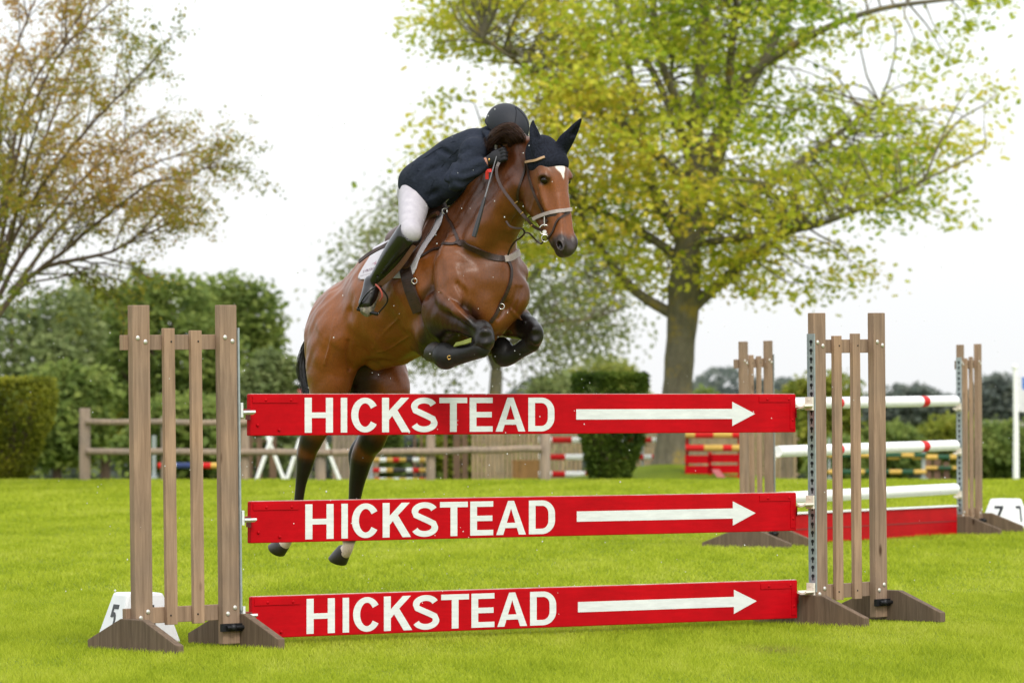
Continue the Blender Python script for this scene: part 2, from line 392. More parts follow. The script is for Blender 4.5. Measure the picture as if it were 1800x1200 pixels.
def paint_mat(name, c, dirt=.3):
    m, nt, b = nodes(name); f = noise_tex(nt, 3.2, 6, .7); f2 = noise_tex(nt, 45, 4, .7, stretch=(.15, 1, 1)); f3 = noise_tex(nt, 26, 5, .75)
    a = ramp(nt, f, [(.3, tuple(x*(1-dirt*.6) for x in c)), (.7, c)])
    a = mixc(nt, 1.0, a, ramp(nt, f2, [(.3, (.86,.86,.86)), (.7, (1.06,1.06,1.06))]), 'MULTIPLY')
    chips = ramp(nt, f3, [(.735, (0,0,0)), (.76, (1,1,1))])
    a = mixc(nt, chips, a, tuple(min(1, x*1.5+.08) for x in c)); nt.links.new(a, b.inputs['Base Color'])
    b.inputs['Roughness'].default_value = .45; b.inputs['Specular IOR Level'].default_value = .08; bump(nt, b, f2, .12, .002); return m
M_red = paint_mat('glossy red paint', (.47,.002,.007), .4); M_whitep = paint_mat('white paint', (.66,.69,.68), .15)
M_redd = mat_basic('red paint seen in the joints', (.22,.003,.004), rough=.5)

def make_stand(side, th=(.105,.045), H=1.755, gap=.535):
    """side = +1: the poles leave to the right (+x); origin on the ground under the inner post; x runs along the fence line"""
    w, d = th; root = empty('jump_stand'); s_ = -side     # outward direction
    xi, xo = 0.0, s_*gap
    for x in (xo, xi):
        m = MB(); m.box((x-w/2, -d/2, .02), (x+w/2, d/2, H)); p = m.build('post', M_wood, root, bevel=.004)
        for dz, dx in ((H-.165,-.022), (H-.185+.0,.024), (.205,.022), (.175,-.022)):
            mm = MB(); mm.ball((x+dx, -d/2-.001, dz), .0125, seg=12, sc=(1,.55,1)); mm.build('bolt', M_bolt, p)
    for z0, z1 in ((1.528, 1.605), (.142, .222)):
        a, b_ = sorted((xo+s_*(w/2+.028), xi)); m = MB(); m.box((a, d/2+.001, z0), (b_, d/2+.034, z1)); m.build('cross_rail', M_wood, root, bevel=.003)
    for k, fx in enumerate((.345, .655)):
        x = xo+(xi-xo)*fx; m = MB(); m.box((x-.033, d/2-.026, .132), (x+.033, d/2-.001, 1.638-.012*k)); sl = m.build('slat', M_wood2, root, bevel=.003)
        for zz in (1.57, .18): mm = MB(); mm.ball((x+.010*(1 if zz > 1 else -1), d/2-.0265, zz), .005, seg=8); mm.build('nail', M_dark, sl)
    for x, o in ((xo, s_), (xi, -s_)):
        x0 = x+o*(w/2+.001); x1 = x+o*(w/2+.046); a, b_ = sorted((x0, x1))
        yo = -.05*(1 if (o == s_) == (side > 0) else -1)*(1 if side > 0 else 0)   # feet are not nailed on dead centre
        poly = [(-.405+yo, .0), (.405+yo, .0), (.405+yo, .055), (.10+yo, .172), (-.10+yo, .172), (-.405+yo, .055)]
        R_ = Matrix(((0, -1, 0, 0), (1, 0, 0, 0), (0, 0, 1, 0), (0, 0, 0, 1)))
        m = MB(); m.prism(poly, -b_, -a, M=R_); f = m.build('foot', M_foot, root, bevel=.005)
    # clamp bolt through the foot of one post
    xc = xi if side > 0 else xo
    m = MB(); m.box((xc-w/2-.02, -d/2-.022, .085), (xc+w/2+.06, -d/2-.002, .125)); m.tube([(xc-.05,-d/2-.03,.105), (xc+.09,-d/2-.03,.105)], .011, 8); m.ball((xc-.01,-d/2-.03,.105), .02); m.build('clamp', M_dark, root)
    # steel keyhole track on the face towards the poles
    xt = xi-s_*(w/2); a, b_ = sorted((xt, xt-s_*.004)); m = MB(); m.box((a, -.028, .19), (b_, .020, 1.638))
    a2, b2 = sorted((xt, xt-s_*.011)); m.box((a2, -.031, .19), (b2, -.027, 1.638)); m.box((a2, .017, .19), (b2, .021, 1.638))
    tr = m.build('keyhole_track', M_zinc, root); m = MB()
    for k in range(29):
        z = .23+k*.0487; xx = xt-s_*.0052; Mr = Matrix.Translation((xx, -.004, z)) @ Matrix.Rotation(math.pi/2, 4, 'Y')
        m.tube([(xx-.0006, -.004, z), (xx+.0006, -.004, z)], .0105, 12); m.box((xx-.0006, -.008, z-.024), (xx+.0006, 0, z-.006))
    m.build('keyhole', M_dark, tr)
    return root
def jump_cup(stand, side, z, mat):
    s_ = side; x0 = s_*(.105/2+.018)
    m = MB(); a, b_ = sorted((x0-s_*.002, x0+s_*.012)); m.box((a, -.030, z-.030), (b_, .022, z+.045))
    pts = []; 
    for k in range(9):
        t = -1+2*k/8; pts.append((t*.034, .012*t*t-.006))
    vs = []; fs = []
    for i, xx in enumerate((x0+s_*.010, x0+s_*.085)):
        for (yy, zz) in pts: vs.append((xx, yy-.004, z+zz-.012))
        for (yy, zz) in pts: vs.append((xx, yy*.9-.004, z+zz-.002))
    n = len(pts); top = lambda i, k: i*2*n+n+k; bot = lambda i, k: i*2*n+k
    for k in range(n-1): fs += [(top(0,k), top(1,k), top(1,k+1), top(0,k+1)), (bot(0,k+1), bot(1,k+1), bot(1,k), bot(0,k)), (bot(1,k), bot(1,k+1), top(1,k+1), top(1,k)), (bot(0,k), top(0,k), top(0,k+1), bot(0,k+1))]
    fs += [(bot(0,0), bot(1,0), top(1,0), top(0,0)), (bot(0,n-1), top(0,n-1), top(1,n-1), bot(1,n-1))]
    m.add(vs, fs); m.tube([(x0-s_*.02,-.004,z+.03),(x0+s_*.016,-.004,z+.03)], .006, 8)
    return m.build('jump_cup', mat, stand)

# geometry of the front fence line
PA = at(440, 692, 25.2); PB = at(1399, 692, 27.5); PA.z = PB.z = 0
FD = (PB-PA).normalized(); FL = (PB-PA).length; FTH = math.atan2(FD.y, FD.x)
SL = make_stand(+1); p = at(403, 692, 25.10); SL.location = (p.x, p.y, 0); SL.rotation_euler = (0, math.radians(-.75), FTH)
tag(SL, 'brown timber slatted jump stand at the left end of the lettered planks', 'jump stand', 'jump stands')
SR = make_stand(-1); p = at(1440, 692, 27.55); SR.location = (p.x, p.y, 0); SR.rotation_euler = (0, math.radians(-.75), math.radians(47))
tag(SR, 'brown timber slatted jump stand at the right end of the lettered planks', 'jump stand', 'jump stands')
PZ = [1.084, .531, .040]; PH = .214
for z in PZ:
    jump_cup(SL, 1, z+.125, M_whitep); jump_cup(SR, -1, z+.155, M_cup)
# lettering: each glyph as strokes in a unit box (0..w, 0..1)
def quad_stroke(mb, pts, hw_x, hw_z, closed=False):
    """constant-width band along a polyline (x,z); widths may differ for upright and level runs"""
    n = len(pts); L = []; R_ = []
    for i in range(n):
        if closed: a, b_ = pts[i-1], pts[(i+1) % n]
        else: a, b_ = pts[max(i-1, 0)], pts[min(i+1, n-1)]
        tx, tz = b_[0]-a[0], b_[1]-a[1]; l = math.hypot(tx, tz) or 1; nx, nz_ = -tz/l, tx/l
        L.append((pts[i][0]+nx*hw_x, pts[i][1]+nz_*hw_z)); R_.append((pts[i][0]-nx*hw_x, pts[i][1]-nz_*hw_z))
    k = n if closed else n-1
    for i in range(k):
        j = (i+1) % n; poly = [R_[i], R_[j], L[j], L[i]]
        mb.prism([(x, z) for x, z in poly], -.0016, 0)
def arc(cx, cz, rx, rz, a0, a1, n=18): return [(cx+rx*math.cos(math.radians(a0+(a1-a0)*i/n)), cz+rz*math.sin(math.radians(a0+(a1-a0)*i/n))) for i in range(n+1)]
def glyph(mb, ch, x0, x1, z0, z1, sw=.045, sh=.029):
    X = lambda t: x0+(x1-x0)*t; Z = lambda t: z0+(z1-z0)*t; hx, hz = sw/2, sh/2; W_ = x1-x0; H_ = z1-z0
    B = lambda a, b_, c, d: mb.prism([(a, c), (b_, c), (b_, d), (a, d)], -.0016, 0)
    if ch == 'H': B(x0, x0+sw, z0, z1); B(x1-sw, x1, z0, z1); B(x0+sw, x1-sw, Z(.5)-hz, Z(.5)+hz)
    elif ch == 'I': B(x0, x1, z0, z1)
    elif ch == 'T': B(x0, x1, z1-sh, z1); B(X(.5)-hx, X(.5)+hx, z0, z1-sh)
    elif ch == 'E':
        B(x0, x0+sw, z0, z1); B(x0+sw, x1, z0, z0+sh); B(x0+sw, x1, z1-sh, z1); B(x0+sw, x1-.006, Z(.5)-hz, Z(.5)+hz)
    elif ch == 'K':
        B(x0, x0+sw, z0, z1); a = x0+sw; mb.prism([(a, Z(.36)), (a+.030, Z(.52)), (x1-.002, z1), (x1-.055, z1), (a, Z(.62))], -.0016, 0)
        mb.prism([(a+.018, Z(.50)), (x1-.050, z0), (x1+.006, z0), (a+.052, Z(.66))], -.0018, 0)
    elif ch == 'A':
        mb.prism([(x0, z0), (x0+sw*1.05, z0), (X(.5)+.004, z1-.03), (X(.5)+sw*.45, z1), (X(.5)-sw*.45, z1)], -.0016, 0)
        mb.prism([(x1-sw*1.05, z0), (x1, z0), (X(.5)+sw*.45, z1), (X(.5)-sw*.30, z1), (X(.5)-.004, z1-.03)], -.0018, 0)
        mb.prism([(X(.24), Z(.20)), (X(.76), Z(.20)), (X(.76), Z(.20)+sh*.95), (X(.24), Z(.20)+sh*.95)], -.0020, 0)
    elif ch == 'D':
        B(x0, x0+sw, z0, z1); r = W_*.50
        pts = [(x0+sw, z1-hz)]+arc(x1-r, Z(.5)+H_*.10, r-hx, H_*.40-hz, 90, 0, 12)+arc(x1-r, Z(.5)-H_*.10, r-hx, H_*.40-hz, 0, -90, 12)+[(x0+sw, z0+hz)]
        quad_stroke(mb, pts, hx, hz)
    elif ch == 'C':
        pts = arc(X(.5), Z(.5), W_/2-hx, H_/2-hz, 33, 327, 40); quad_stroke(mb, pts, hx, hz)
    elif ch == 'S':
        rx = W_/2-hx*.9; cz1, cz0 = z0+H_*.735, z0+H_*.265; rz1 = z1-hz-cz1; rz0 = cz0-z0-hz
        pts = arc(X(.5), cz1, rx*.95, rz1, 18, 180, 18)+[(X(.5)-rx*.86, Z(.63)), (X(.36), Z(.56)), (X(.64), Z(.46)), (X(.5)+rx*.88, Z(.38))]+arc(X(.5), cz0, rx, rz0, 0, -162, 18)
        quad_stroke(mb, pts, hx, hz*1.05)
def along(px):
    """distance along the front fence line of the point seen in that column"""
    k = (px-900)/FPX; return (k*PA.y-PA.x)/(FD.x-k*FD.y)
def make_plank():
    root = empty('jump_plank'); t = .034
    m = MB(); m.box((0, 0, 0), (FL, t, PH)); m.build('board', M_red, root, bevel=.006)
    m = MB(); zt, zb = PH-.018, .0145
    word = (('H',535.4,585),('I',598.9,610),('C',617.3,665.8),('K',671.4,719.5),('S',722,768.3),('T',772.2,821),('E',825.4,865.7),('A',871,923),('D',928.5,974.3))
    for ch, a, b_ in word: glyph(m, ch, along(a), along(b_), zb, zt)
    m.build('lettering', M_whitep, root, M=None); root.children[-1].location = (0, -.0006, 0) if False else root.children[-1].location
    m = MB(); a, b_, c_ = along(1012.7), along(1287), along(1327); zc = PH*.49
    m.prism([(a, zc-.028), (b_, zc-.028), (b_, zc-.067), (c_, zc), (b_, zc+.067), (b_, zc+.028), (a, zc+.028)], -.0016, 0); m.build('arrow', M_whitep, root)
    # steel end brackets painted over in red
    m = MB(); m.box((.012, -.004, PH-.045), (.30, 0, PH-.012)); m.build('bracket', M_red, root, bevel=.0012)
    m = MB(); m.box((FL-.275, -.004, PH-.045), (FL-.012, 0, PH-.010)); m.build('bracket', M_red, root, bevel=.0012)
    m = MB(); m.box((FL-.045, -.004, .018), (FL-.012, 0, PH-.046)); m.build('bracket', M_red, root, bevel=.0012)
    for x, z in ((.095,PH-.030),(.255,PH-.030),(.045,.055),(.18,.030),(FL-.055,PH-.028),(FL-.215,PH-.028),(FL-.028,.07)):
        m = MB(); m.ball((x, -.004, z), .0085, seg=10, sc=(1,.6,1)); m.build('rivet', M_red, root)
    m = MB(); m.box((.006, .004, PH+.0004), (FL-.006, t-.004, PH+.0034)); m.build('pale_edge', mat_basic('worn pale top edge', (.62,.48,.46), (.5,.16,.15), .6, 9), root)  # thin pale strip along the top edge of the board
    for x, s_ in ((0, -1), (FL, 1)):
        m = MB(); a, b_ = sorted((x+s_*.001, x+s_*.055)); m.box((a, t*.5-.02, PH*.62), (b_, t*.5+.02, PH*.62+.006)); m.box((x+s_*.001 if s_ > 0 else x-.005, t*.5-.02, PH*.62-.05), (x+.005 if s_ > 0 else x-.001, t*.5+.02, PH*.62-.0005)); m.build('end_tongue', M_redd, root)
    return root
pl0 = make_plank(); names = ['top', 'middle', 'bottom']
for i, z in enumerate(PZ):
    o = pl0 if i == 0 else copy_tree(pl0)
    dx = (0, .004, .012)[i]; o.location = (PA.x+FD.x*dx, PA.y+FD.y*dx, z); o.rotation_euler = (0, 0, FTH)
    tag(o, {0: 'topmost of the three red planks lettered HICKSTEAD with a white arrow', 1: 'middle one of the three red planks lettered HICKSTEAD with a white arrow', 2: 'lowest of the three red planks lettered HICKSTEAD, just above the grass'}[i], 'jump plank', 'red lettered planks of the front jump')

# number markers
M_plas = mat_basic('white marker plastic', (.74,.75,.76), (.66,.67,.69), .45, 8, bmp=.04); M_blk = mat_basic('black numeral', (.012,.012,.014), rough=.5)
def marker(digit, label):
    root = empty('number_marker'); h = .262; a, b_ = .176, .102
    V = []; F = []; m = MB()
    m.box((-a, -a, 0), (a, a, h), taper=b_/a); m.build('body', M_plas, root, bevel=.016)
    # numerals on all four sides, following the slope
    sl = math.atan2(a-b_, h)
    for k in range(4):
        g = MB(); Mx = Matrix.Rotation(k*math.pi/2, 4, 'Z') @ Matrix.Translation((0, -(a+b_)/2-.0015, h/2)) @ Matrix.Rotation(-sl, 4, 'X')
        w, q = .085, .145; sw = .024; Bx = lambda x0, x1, z0, z1: g.prism([(x0,z0),(x1,z0),(x1,z1),(x0,z1)], -.001, .001, M=Mx)
        if digit == '7':
            Bx(-w/2, w/2, q/2-sw, q/2); g.prism([(-.02,-q/2),(.006,-q/2),(w/2,q/2-sw),(w/2-.028,q/2-sw)], -.001, .001, M=Mx)
        else:
            Bx(-w/2, w/2, q/2-sw, q/2); Bx(-w/2, -w/2+sw, .004, q/2-sw)
            pts = [(-w/2+sw*.5+.006, .012)]+arc(-.002, -.024, w/2-sw/2, .044, 118, -140, 22); n0 = len(g.v)
            g2 = MB(); quad_stroke(g2, pts, sw/2, sw/2); g.add([Mx @ Vector((v[0], v[1]*.6, v[2])) for v in g2.v], g2.f)
        g.build('numeral', M_blk, root)
    tag(root, label, 'number marker'); return root
mk = marker('5', 'white number marker with a black 5 behind the foot of the left front jump stand'); p = at(243, 692, 25.62); mk.location = (p.x, p.y, 0); mk.rotation_euler = (0, 0, math.radians(-65))
mk = marker('7', 'white number marker with a black 7 at the right edge, beside the far jump stand'); p = at(1768, 692, 47.3); mk.location = (p.x, p.y, 0); mk.rotation_euler = (0, 0, math.radians(-35)); mk.scale = (1.1, 1.1, 1.1)

# second jump with white poles and a red filler board
c7a, c7b = at(1353, 692, 41.9), at(1690, 692, 45.3); c7a.z = c7b.z = 0; D7 = (c7b-c7a).normalized(); T7 = math.atan2(D7.y, D7.x)
for (q, th_, side, lab) in ((c7a, math.radians(64), 1, 'timber jump stand at the near left end of the white poles'), (c7b, math.radians(67), -1, 'timber jump stand at the far right end of the white poles')):
    st = copy_tree(SL if side > 0 else SR); st.location = q; st.rotation_euler = (0, math.radians(-1.3), th_); tag(st, lab)
    for ch in list(st.children):
        if ch.name.startswith('jump_cup'): bpy.data.objects.remove(ch)
    for z in (1.155, .745, .345): jump_cup(st, side, z+.015, M_cup)
M_pw = paint_mat('white pole paint', (.84,.85,.86), .12); M_pr = paint_mat('red pole band', (.60,.02,.02)); M_py = paint_mat('yellow pole paint', (.62,.40,.10)); M_pg = paint_mat('green pole paint', (.03,.09,.05)); M_pb = paint_mat('blue pole paint', (.04,.06,.16))
def pole(name, a, b_, r, bands, label, group=None, caps=True):
    """bands: (t0,t1,material) along the pole, over the first material"""
    a, b_ = Vector(a), Vector(b_); mats = []; segs = []
    for t0, t1, mt in bands:
        if mt not in mats: mats.append(mt)
        segs.append((t0, t1, mats.index(mt)))
    L = (b_-a).length; M_ = Matrix.Translation(a) @ (b_-a).to_track_quat('Z', 'Y').to_matrix().to_4x4(); m = MB()
    for t0, t1, mi in segs: m.tube([M_ @ Vector((0,0,L*t0)), M_ @ Vector((0,0,L*t1))], r, 20, mi, caps=(t0 == 0 or t1 == 1))
    o = m.build(name, mats); tag(o, label, 'jump pole', group); return o
L7 = (c7b-c7a).length
for z, lab in ((1.215, 'highest white pole with red bands on the jump beyond the front one'), (.805, 'second white pole with red bands, below the highest one'), (.405, 'lowest white pole above the red filler board')):
    q0 = c7a+D7*.14+Vector((0,0,z)); q1 = c7b-D7*.14+Vector((0,0,z+.02))
    bands = [(0,.30,M_pw),(.30,.335,M_pr),(.335,.79,M_pw),(.79,.825,M_pr),(.825,1,M_pw)] if z > .5 else [(0,1,M_pw)]
    pole('jump_pole', q0, q1, .050, bands, lab, 'white poles of the far jump')
f7 = empty('filler_board', c7a+D7*.16, T7); m = MB(); m.box((0, -.03, .004), (L7-.32, .03, .262)); m.build('board', M_red, f7, bevel=.008); m = MB(); m.box((.0, -.045, .2625), (L7-.32, .045, .275)); m.build('capping', M_pw, f7)
m = MB(); m.box((0, -.0335, .125), (L7-.32, -.0305, .135)); m.build('seam', M_redd, f7)
tag(f7, 'long low red filler board with a white capping on the grass under the white poles', 'filler board')
# ------------------------------------------------------------------ trees
M_leaf = leaf_mat('leaves', .56, .6, .15)
def bark_mat(name, c0, c1, lichen=None):
    m, nt, b = nodes(name); f = noise_tex(nt, 7, 6, .75, stretch=(1, 1, .35)); c = ramp(nt, f, [(.3, c1), (.7, c0)])
    if lichen: c = mixc(nt, ramp(nt, noise_tex(nt, 2.2, 5, .7), [(.54, (0,0,0)), (.66, (.8,.8,.8))]), c, lichen)
    nt.links.new(c, b.inputs['Base Color']); b.inputs['Roughness'].default_value = .9; b.inputs['Specular IOR Level'].default_value = .1; bump(nt, b, f, .7, .04); return m
M_bark = bark_mat('grey green bark', (.20,.18,.125), (.092,.083,.058), (.30,.22,.05))
M_bark2 = bark_mat('dark twig bark', (.16,.115,.085), (.08,.058,.043))
def leaf_mesh(name, C, size, cols, parent, seed, droop=.35, aspect=.62, mat=None, shape='rhomb'):
    """C (n,3) leaf centres, one small folded rhombus each; cols (n,3)"""
    r = np.random.default_rng(seed); n = len(C); size = size*(.6+.8*r.random(n)) if np.ndim(size) == 0 else size
    nrm = r.normal(0, 1, (n, 3)); nrm[:, 2] = np.abs(nrm[:, 2])+droop; nrm /= np.linalg.norm(nrm, axis=1)[:, None]
    t = np.cross(nrm, r.normal(0, 1, (n, 3))); t /= np.linalg.norm(t, axis=1)[:, None]+1e-9; b_ = np.cross(nrm, t)
    s_ = size[:, None]*.5; fold = nrm*size[:, None]*.10
    if shape == 'lobed':        # a five-pointed leaf as three crossing blades
        P = np.stack([C-t*s_, C+b_*s_*.95-t*s_*.15+fold, C+t*s_*1.1, C-b_*s_*.95-t*s_*.15+fold, C+(t*.55+b_*.75)*s_, C+(t*.55-b_*.75)*s_], 1)
        tri = np.array([[0,1,3],[0,4,2],[0,2,5]]); k = 6
    else:
        P = np.stack([C-t*s_, C+b_*s_*aspect+fold, C+t*s_, C-b_*s_*aspect+fold], 1); tri = np.array([[0,1,2],[0,2,3]]); k = 4
    F = (np.arange(n)[:, None, None]*k+tri[None]).reshape(-1, 3)
    cc = np.hstack([cols, np.ones((n, 1))]); cc = np.repeat(cc, k, 0)
    return np_mesh(name, P.reshape(-1, 3), F, mat or M_leaf, parent, smooth=False, cols=cc)
def palette(t, stops):
    stops = np.array(stops, float); k = np.clip(t, 0, .9999)*(len(stops)-1); i = k.astype(int); f = (k-i)[:, None]
    return stops[i]*(1-f)+stops[i+1]*f
def inside_any(P, E):
    w = np.zeros(len(P), bool)
    for c, r in E: w |= (((P-np.array(c))/np.array(r))**2).sum(1) < 1
    return w
def surface_bias(P, E):
    d = np.full(len(P), 9.)
    for c, r in E: d = np.minimum(d, np.sqrt((((P-np.array(c))/np.array(r))**2).sum(1)))
    return d
def sample_crown(E, n, rng, shell=.0):
    vol = np.array([np.prod(r) for c, r in E])**(.8); out = []
    while sum(map(len, out)) < n:
        k = rng.choice(len(E), n, p=vol/vol.sum()); d = rng.normal(0, 1, (n, 3)); d /= np.linalg.norm(d, axis=1)[:, None]
        rad = rng.random(n)**(1/3); rad = shell+(1-shell)*rad
        c = np.array([E[i][0] for i in k]); rr = np.array([E[i][1] for i in k]); P = c+d*rad[:, None]*rr
        keep = surface_bias(P, E) > shell*.75; out.append(P[keep])
    return np.vstack(out)[:n]
def limb(mb, a, b_, r0, r1, rng, sag=0., wob=.06, n=9, seg=7):
    a = np.asarray(a, float); b_ = np.asarray(b_, float); L = np.linalg.norm(b_-a); t = np.linspace(0, 1, n)[:, None]
    P = a*(1-t)+b_*t; w = rng.normal(0, 1, 3)*L*wob; w2 = rng.normal(0, 1, 3)*L*wob*.4
    P = P+np.sin(np.pi*t)*w+np.sin(2*np.pi*t)*w2; P[:, 2] += (np.sin(np.pi*t)[:, 0])*sag*L
    mb.tube(P, list(np.linspace(r0, r1, n)), seg); return P
def bushy(name, label, cat, px, Y, ybase, ytop, wpx, lumps, nleaf, lsize, pal, seed, group=None, trunk=True, zb=None, loose=.0, depth=.8, lname='crown'):
    """a dense tree or shrub: overlapping leafy lumps from many small leaves, trunk and limbs inside"""
    rng = np.random.default_rng(seed); base = at(px, ybase, Y); top = at(px, ytop, Y); k = Y/FPX; Wd = wpx*k; H_ = top.z-base.z
    root = tag(empty(name, base), label, cat, group); E = []
    for i in range(lumps):
        f = (i+.5)/lumps; ang = rng.uniform(0, 2*np.pi); zz = .18+.66*rng.random()
        rad = math.sqrt(max(.05, 1-((zz-.42)/.60)**2)); q = rng.random()**.5*.72*rad
        s_ = rng.uniform(.20, .34)
        E.append(((math.cos(ang)*q*Wd/2, math.sin(ang)*q*Wd/2*depth, zz*H_), (s_*Wd*.62, s_*Wd*.62*depth, s_*H_*.62)))
    E.append(((0, 0, .52*H_), (Wd*.36, Wd*.36*depth, H_*.40)))
    E = [((c[0], c[1], min(c[2], H_-r[2])), r) for c, r in E]
    n1 = nleaf; P = sample_crown(E, n1, rng, .62)
    P = P+rng.normal(0, 1, P.shape)*lsize*(.5+loose); P = P[P[:, 2] > .02*H_]
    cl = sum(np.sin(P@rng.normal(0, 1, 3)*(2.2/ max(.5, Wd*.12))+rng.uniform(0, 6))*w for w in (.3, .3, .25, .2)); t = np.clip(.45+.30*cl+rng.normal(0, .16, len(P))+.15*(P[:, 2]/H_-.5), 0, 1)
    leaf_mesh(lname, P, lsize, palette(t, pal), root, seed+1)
    if trunk:
        m = MB(); m.tube([(0,0,-.25),(0,0,.15*H_),(Wd*.02,0,.5*H_),(0,0,.85*H_)], [Wd*.04,Wd*.032,Wd*.022,.02], 9)
        for c, r in E[:10]: limb(m, (0,0,.25*H_), c, Wd*.018, .015, rng)
        m.build('trunk', M_bark2, root)
    return root

# --- the big maple right of centre
rng = np.random.default_rng(11); mp0 = gpt(1180, 82, .26); maple = tag(empty('maple_tree', mp0), 'tall maple with yellow green autumn leaves and a stout grey trunk', 'tree')
K = 82/FPX
def mpt(px, py, dy=0.0): p = at(px, py, 82); return np.array([p.x-mp0.x, dy, p.z-mp0.z])
m = MB()
rows = [(1180,845,44),(1180,828,41),(1181,805,33),(1184,770,30),(1190,700,27),(1195,620,26),(1200,560,27),(1203,520,30),(1205,480,27),(1209,430,23),(1214,370,20),(1219,300,17),(1222,230,14),(1230,150,12),(1236,60,9),(1240,-60,7),(1240,-200,3)]
Q = catmull(np.array([[*mpt(a, b_, .0), r*K] for a, b_, r in rows]), 60); m.tube(Q[:, :3], list(Q[:, 3]*(1+.03*np.sin(np.arange(60)*1.7))), 18)
limbs = [((1196,560),(1110,505),(1035,405),(1005,330),11,3,.0), ((1212,545),(1290,475),(1335,440),(1400,400),12,3,-.3), ((1209,440),(1150,330),(1120,180),(1080,-40),13,4,.4),
         ((1214,400),(1270,250),(1280,90),(1300,-120),12,4,-.6), ((1222,300),(1330,130),(1395,0),(1450,-120),13,4,.2), ((1210,420),(1330,340),(1440,260),(1560,170),10,3,.5),
         ((1219,330),(1100,230),(960,150),(850,80),10,3,-.5), ((1205,460),(1100,390),(980,340),(870,270),9,3,.5), ((1225,240),(1160,110),(1140,-60),(1120,-200),9,3,-.5), ((1229,200),(1380,90),(1520,30),(1680,10),9,3,-.5),
         ((1212,420),(1230,300),(1190,160),(1200,0),9,3,1.0),((1212,430),(1300,420),(1430,400),(1600,330),8,3,-.8),((1222,300),(1120,80),(960,20),(820,-80),8,3,.8)]
bends = []
for a, b_, c, d, r0, r1, dy in limbs:
    P = catmull(np.array([mpt(*a, 0), mpt(*b_, dy*.9), mpt(*c, dy*2.2), mpt(*d, dy*3.5)]), 22); m.tube(P, list(np.linspace(r0*K, r1*K, 22)), 9); bends.append(P)
allp = np.vstack(bends+[Q[25:, :3]])
# crown: flattened sprays of leaves hung on twigs
cen = []; tries = 0
cx_, cz_ = 1225, 170
while len(cen) < 800 and tries < 60000:
    tries += 1; px = rng.uniform(735, 1735); py = rng.uniform(-330, 560); dy = rng.uniform(-4.4, 4.4)
    u = (px-cx_)/(535 if px > cx_ else 490); v = (py-120)/(425 if py > 120 else 460); w = dy/4.4
    R_ = math.sqrt(u*u+v*v+w*w)
    n1 = mnoise.noise(Vector((px*.0065, py*.010, dy*.5)))+.45*mnoise.noise(Vector((px*.02, py*.027, 3+dy)))
    if R_ > 1.0+.18*n1: continue
    if n1 < -.04+ (.05 if R_ < .6 else 0): continue
    if py > 455 and 1140 < px < 1250 and abs(dy) < 2.2 and rng.random() < .9: continue
    if py > 505-.00075*(px-1250)**2+25*n1 and not (px < 1130 and False): 
        if py > 545-.0009*(px-1250)**2: continue
    if px > 1450 and py < 160 and rng.random() < .55: continue
    cen.append(mpt(px, py, dy))
cen = np.array(cen); P = []; T = []; V3 = rng.normal(0, 1, (5, 3))
for c in cen:
    j = np.argmin(((allp-c)**2).sum(1)+3*np.maximum(allp[:, 2]-c[2], 0)**2); limb(m, allp[j], c, .020, .006, rng, .06, .10, 6, 4)
    nl = int(rng.uniform(34, 90)); q = rng.normal(0, 1, (nl, 3))*np.array((.34,.34,.11)); q[:, 2] -= .22*(q[:, 0]**2+q[:, 1]**2); P.append(c+q)
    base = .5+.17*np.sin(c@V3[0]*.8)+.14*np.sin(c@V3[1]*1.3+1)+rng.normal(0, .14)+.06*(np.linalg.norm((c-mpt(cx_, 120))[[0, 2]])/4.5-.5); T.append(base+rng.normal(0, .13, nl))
m.build('trunk', M_bark, maple)
P = np.vstack(P); T = np.concatenate(T)
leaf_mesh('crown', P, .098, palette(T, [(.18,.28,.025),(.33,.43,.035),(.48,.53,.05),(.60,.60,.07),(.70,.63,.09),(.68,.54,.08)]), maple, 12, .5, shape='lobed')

# --- the fine-twigged tree at the left edge
rng = np.random.default_rng(21); bq = gpt(-75, 68); birch = tag(empty('birch_tree', bq), 'open tree with thin twigs and orange green leaves at the left edge', 'tree')
def bpt(px, py, dy=0.0): p = at(px, py, 68); return np.array([p.x-bq.x, dy, p.z-bq.z])
m = MB(); KB = 68/FPX; leaves = []
m.tube([bpt(-75,860),bpt(-70,760),bpt(-55,660),bpt(-38,590),bpt(-30,540)], [24*KB,20*KB,17*KB,15*KB,12*KB], 14)
def grow(a, d, L, r, lev):
    n = 7 if lev < 2 else 5; P = [np.array(a, float)]; dd = np.array(d, float)
    for i in range(n):
        dd = dd+rng.normal(0, .10 if lev < 2 else .16, 3); dd[2] += .03 if lev < 2 else -.05; dd /= np.linalg.norm(dd); P.append(P[-1]+dd*L/n)
    P = np.array(P); m.tube(P, list(np.linspace(r, max(r*.35, .0028), len(P))), 6 if lev < 2 else 4, caps=False)
    if lev >= 3:
        k = rng.integers(20, 40)
        for _ in range(k): leaves.append(P[rng.integers(1, len(P))]+rng.normal(0, .05, 3)-np.array((0,0,.03)))
        return
    nb = (7, 6, 5)[lev]
    for i in range(nb):
        t = .25+.75*(i+rng.random())/nb; k = min(int(t*n), n-1); q = P[k]+(P[k+1]-P[k])*(t*n-k if t*n-k < 1 else 1)
        loc = P[k+1]-P[k]; loc /= np.linalg.norm(loc); side = np.cross(loc, rng.normal(0, 1, 3)); side /= np.linalg.norm(side); nd = loc*.80+side*.62; nd[1] *= .8
        grow(q, nd/np.linalg.norm(nd), L*rng.uniform(.42, .62), r*.42*(1-.3*t), lev+1)
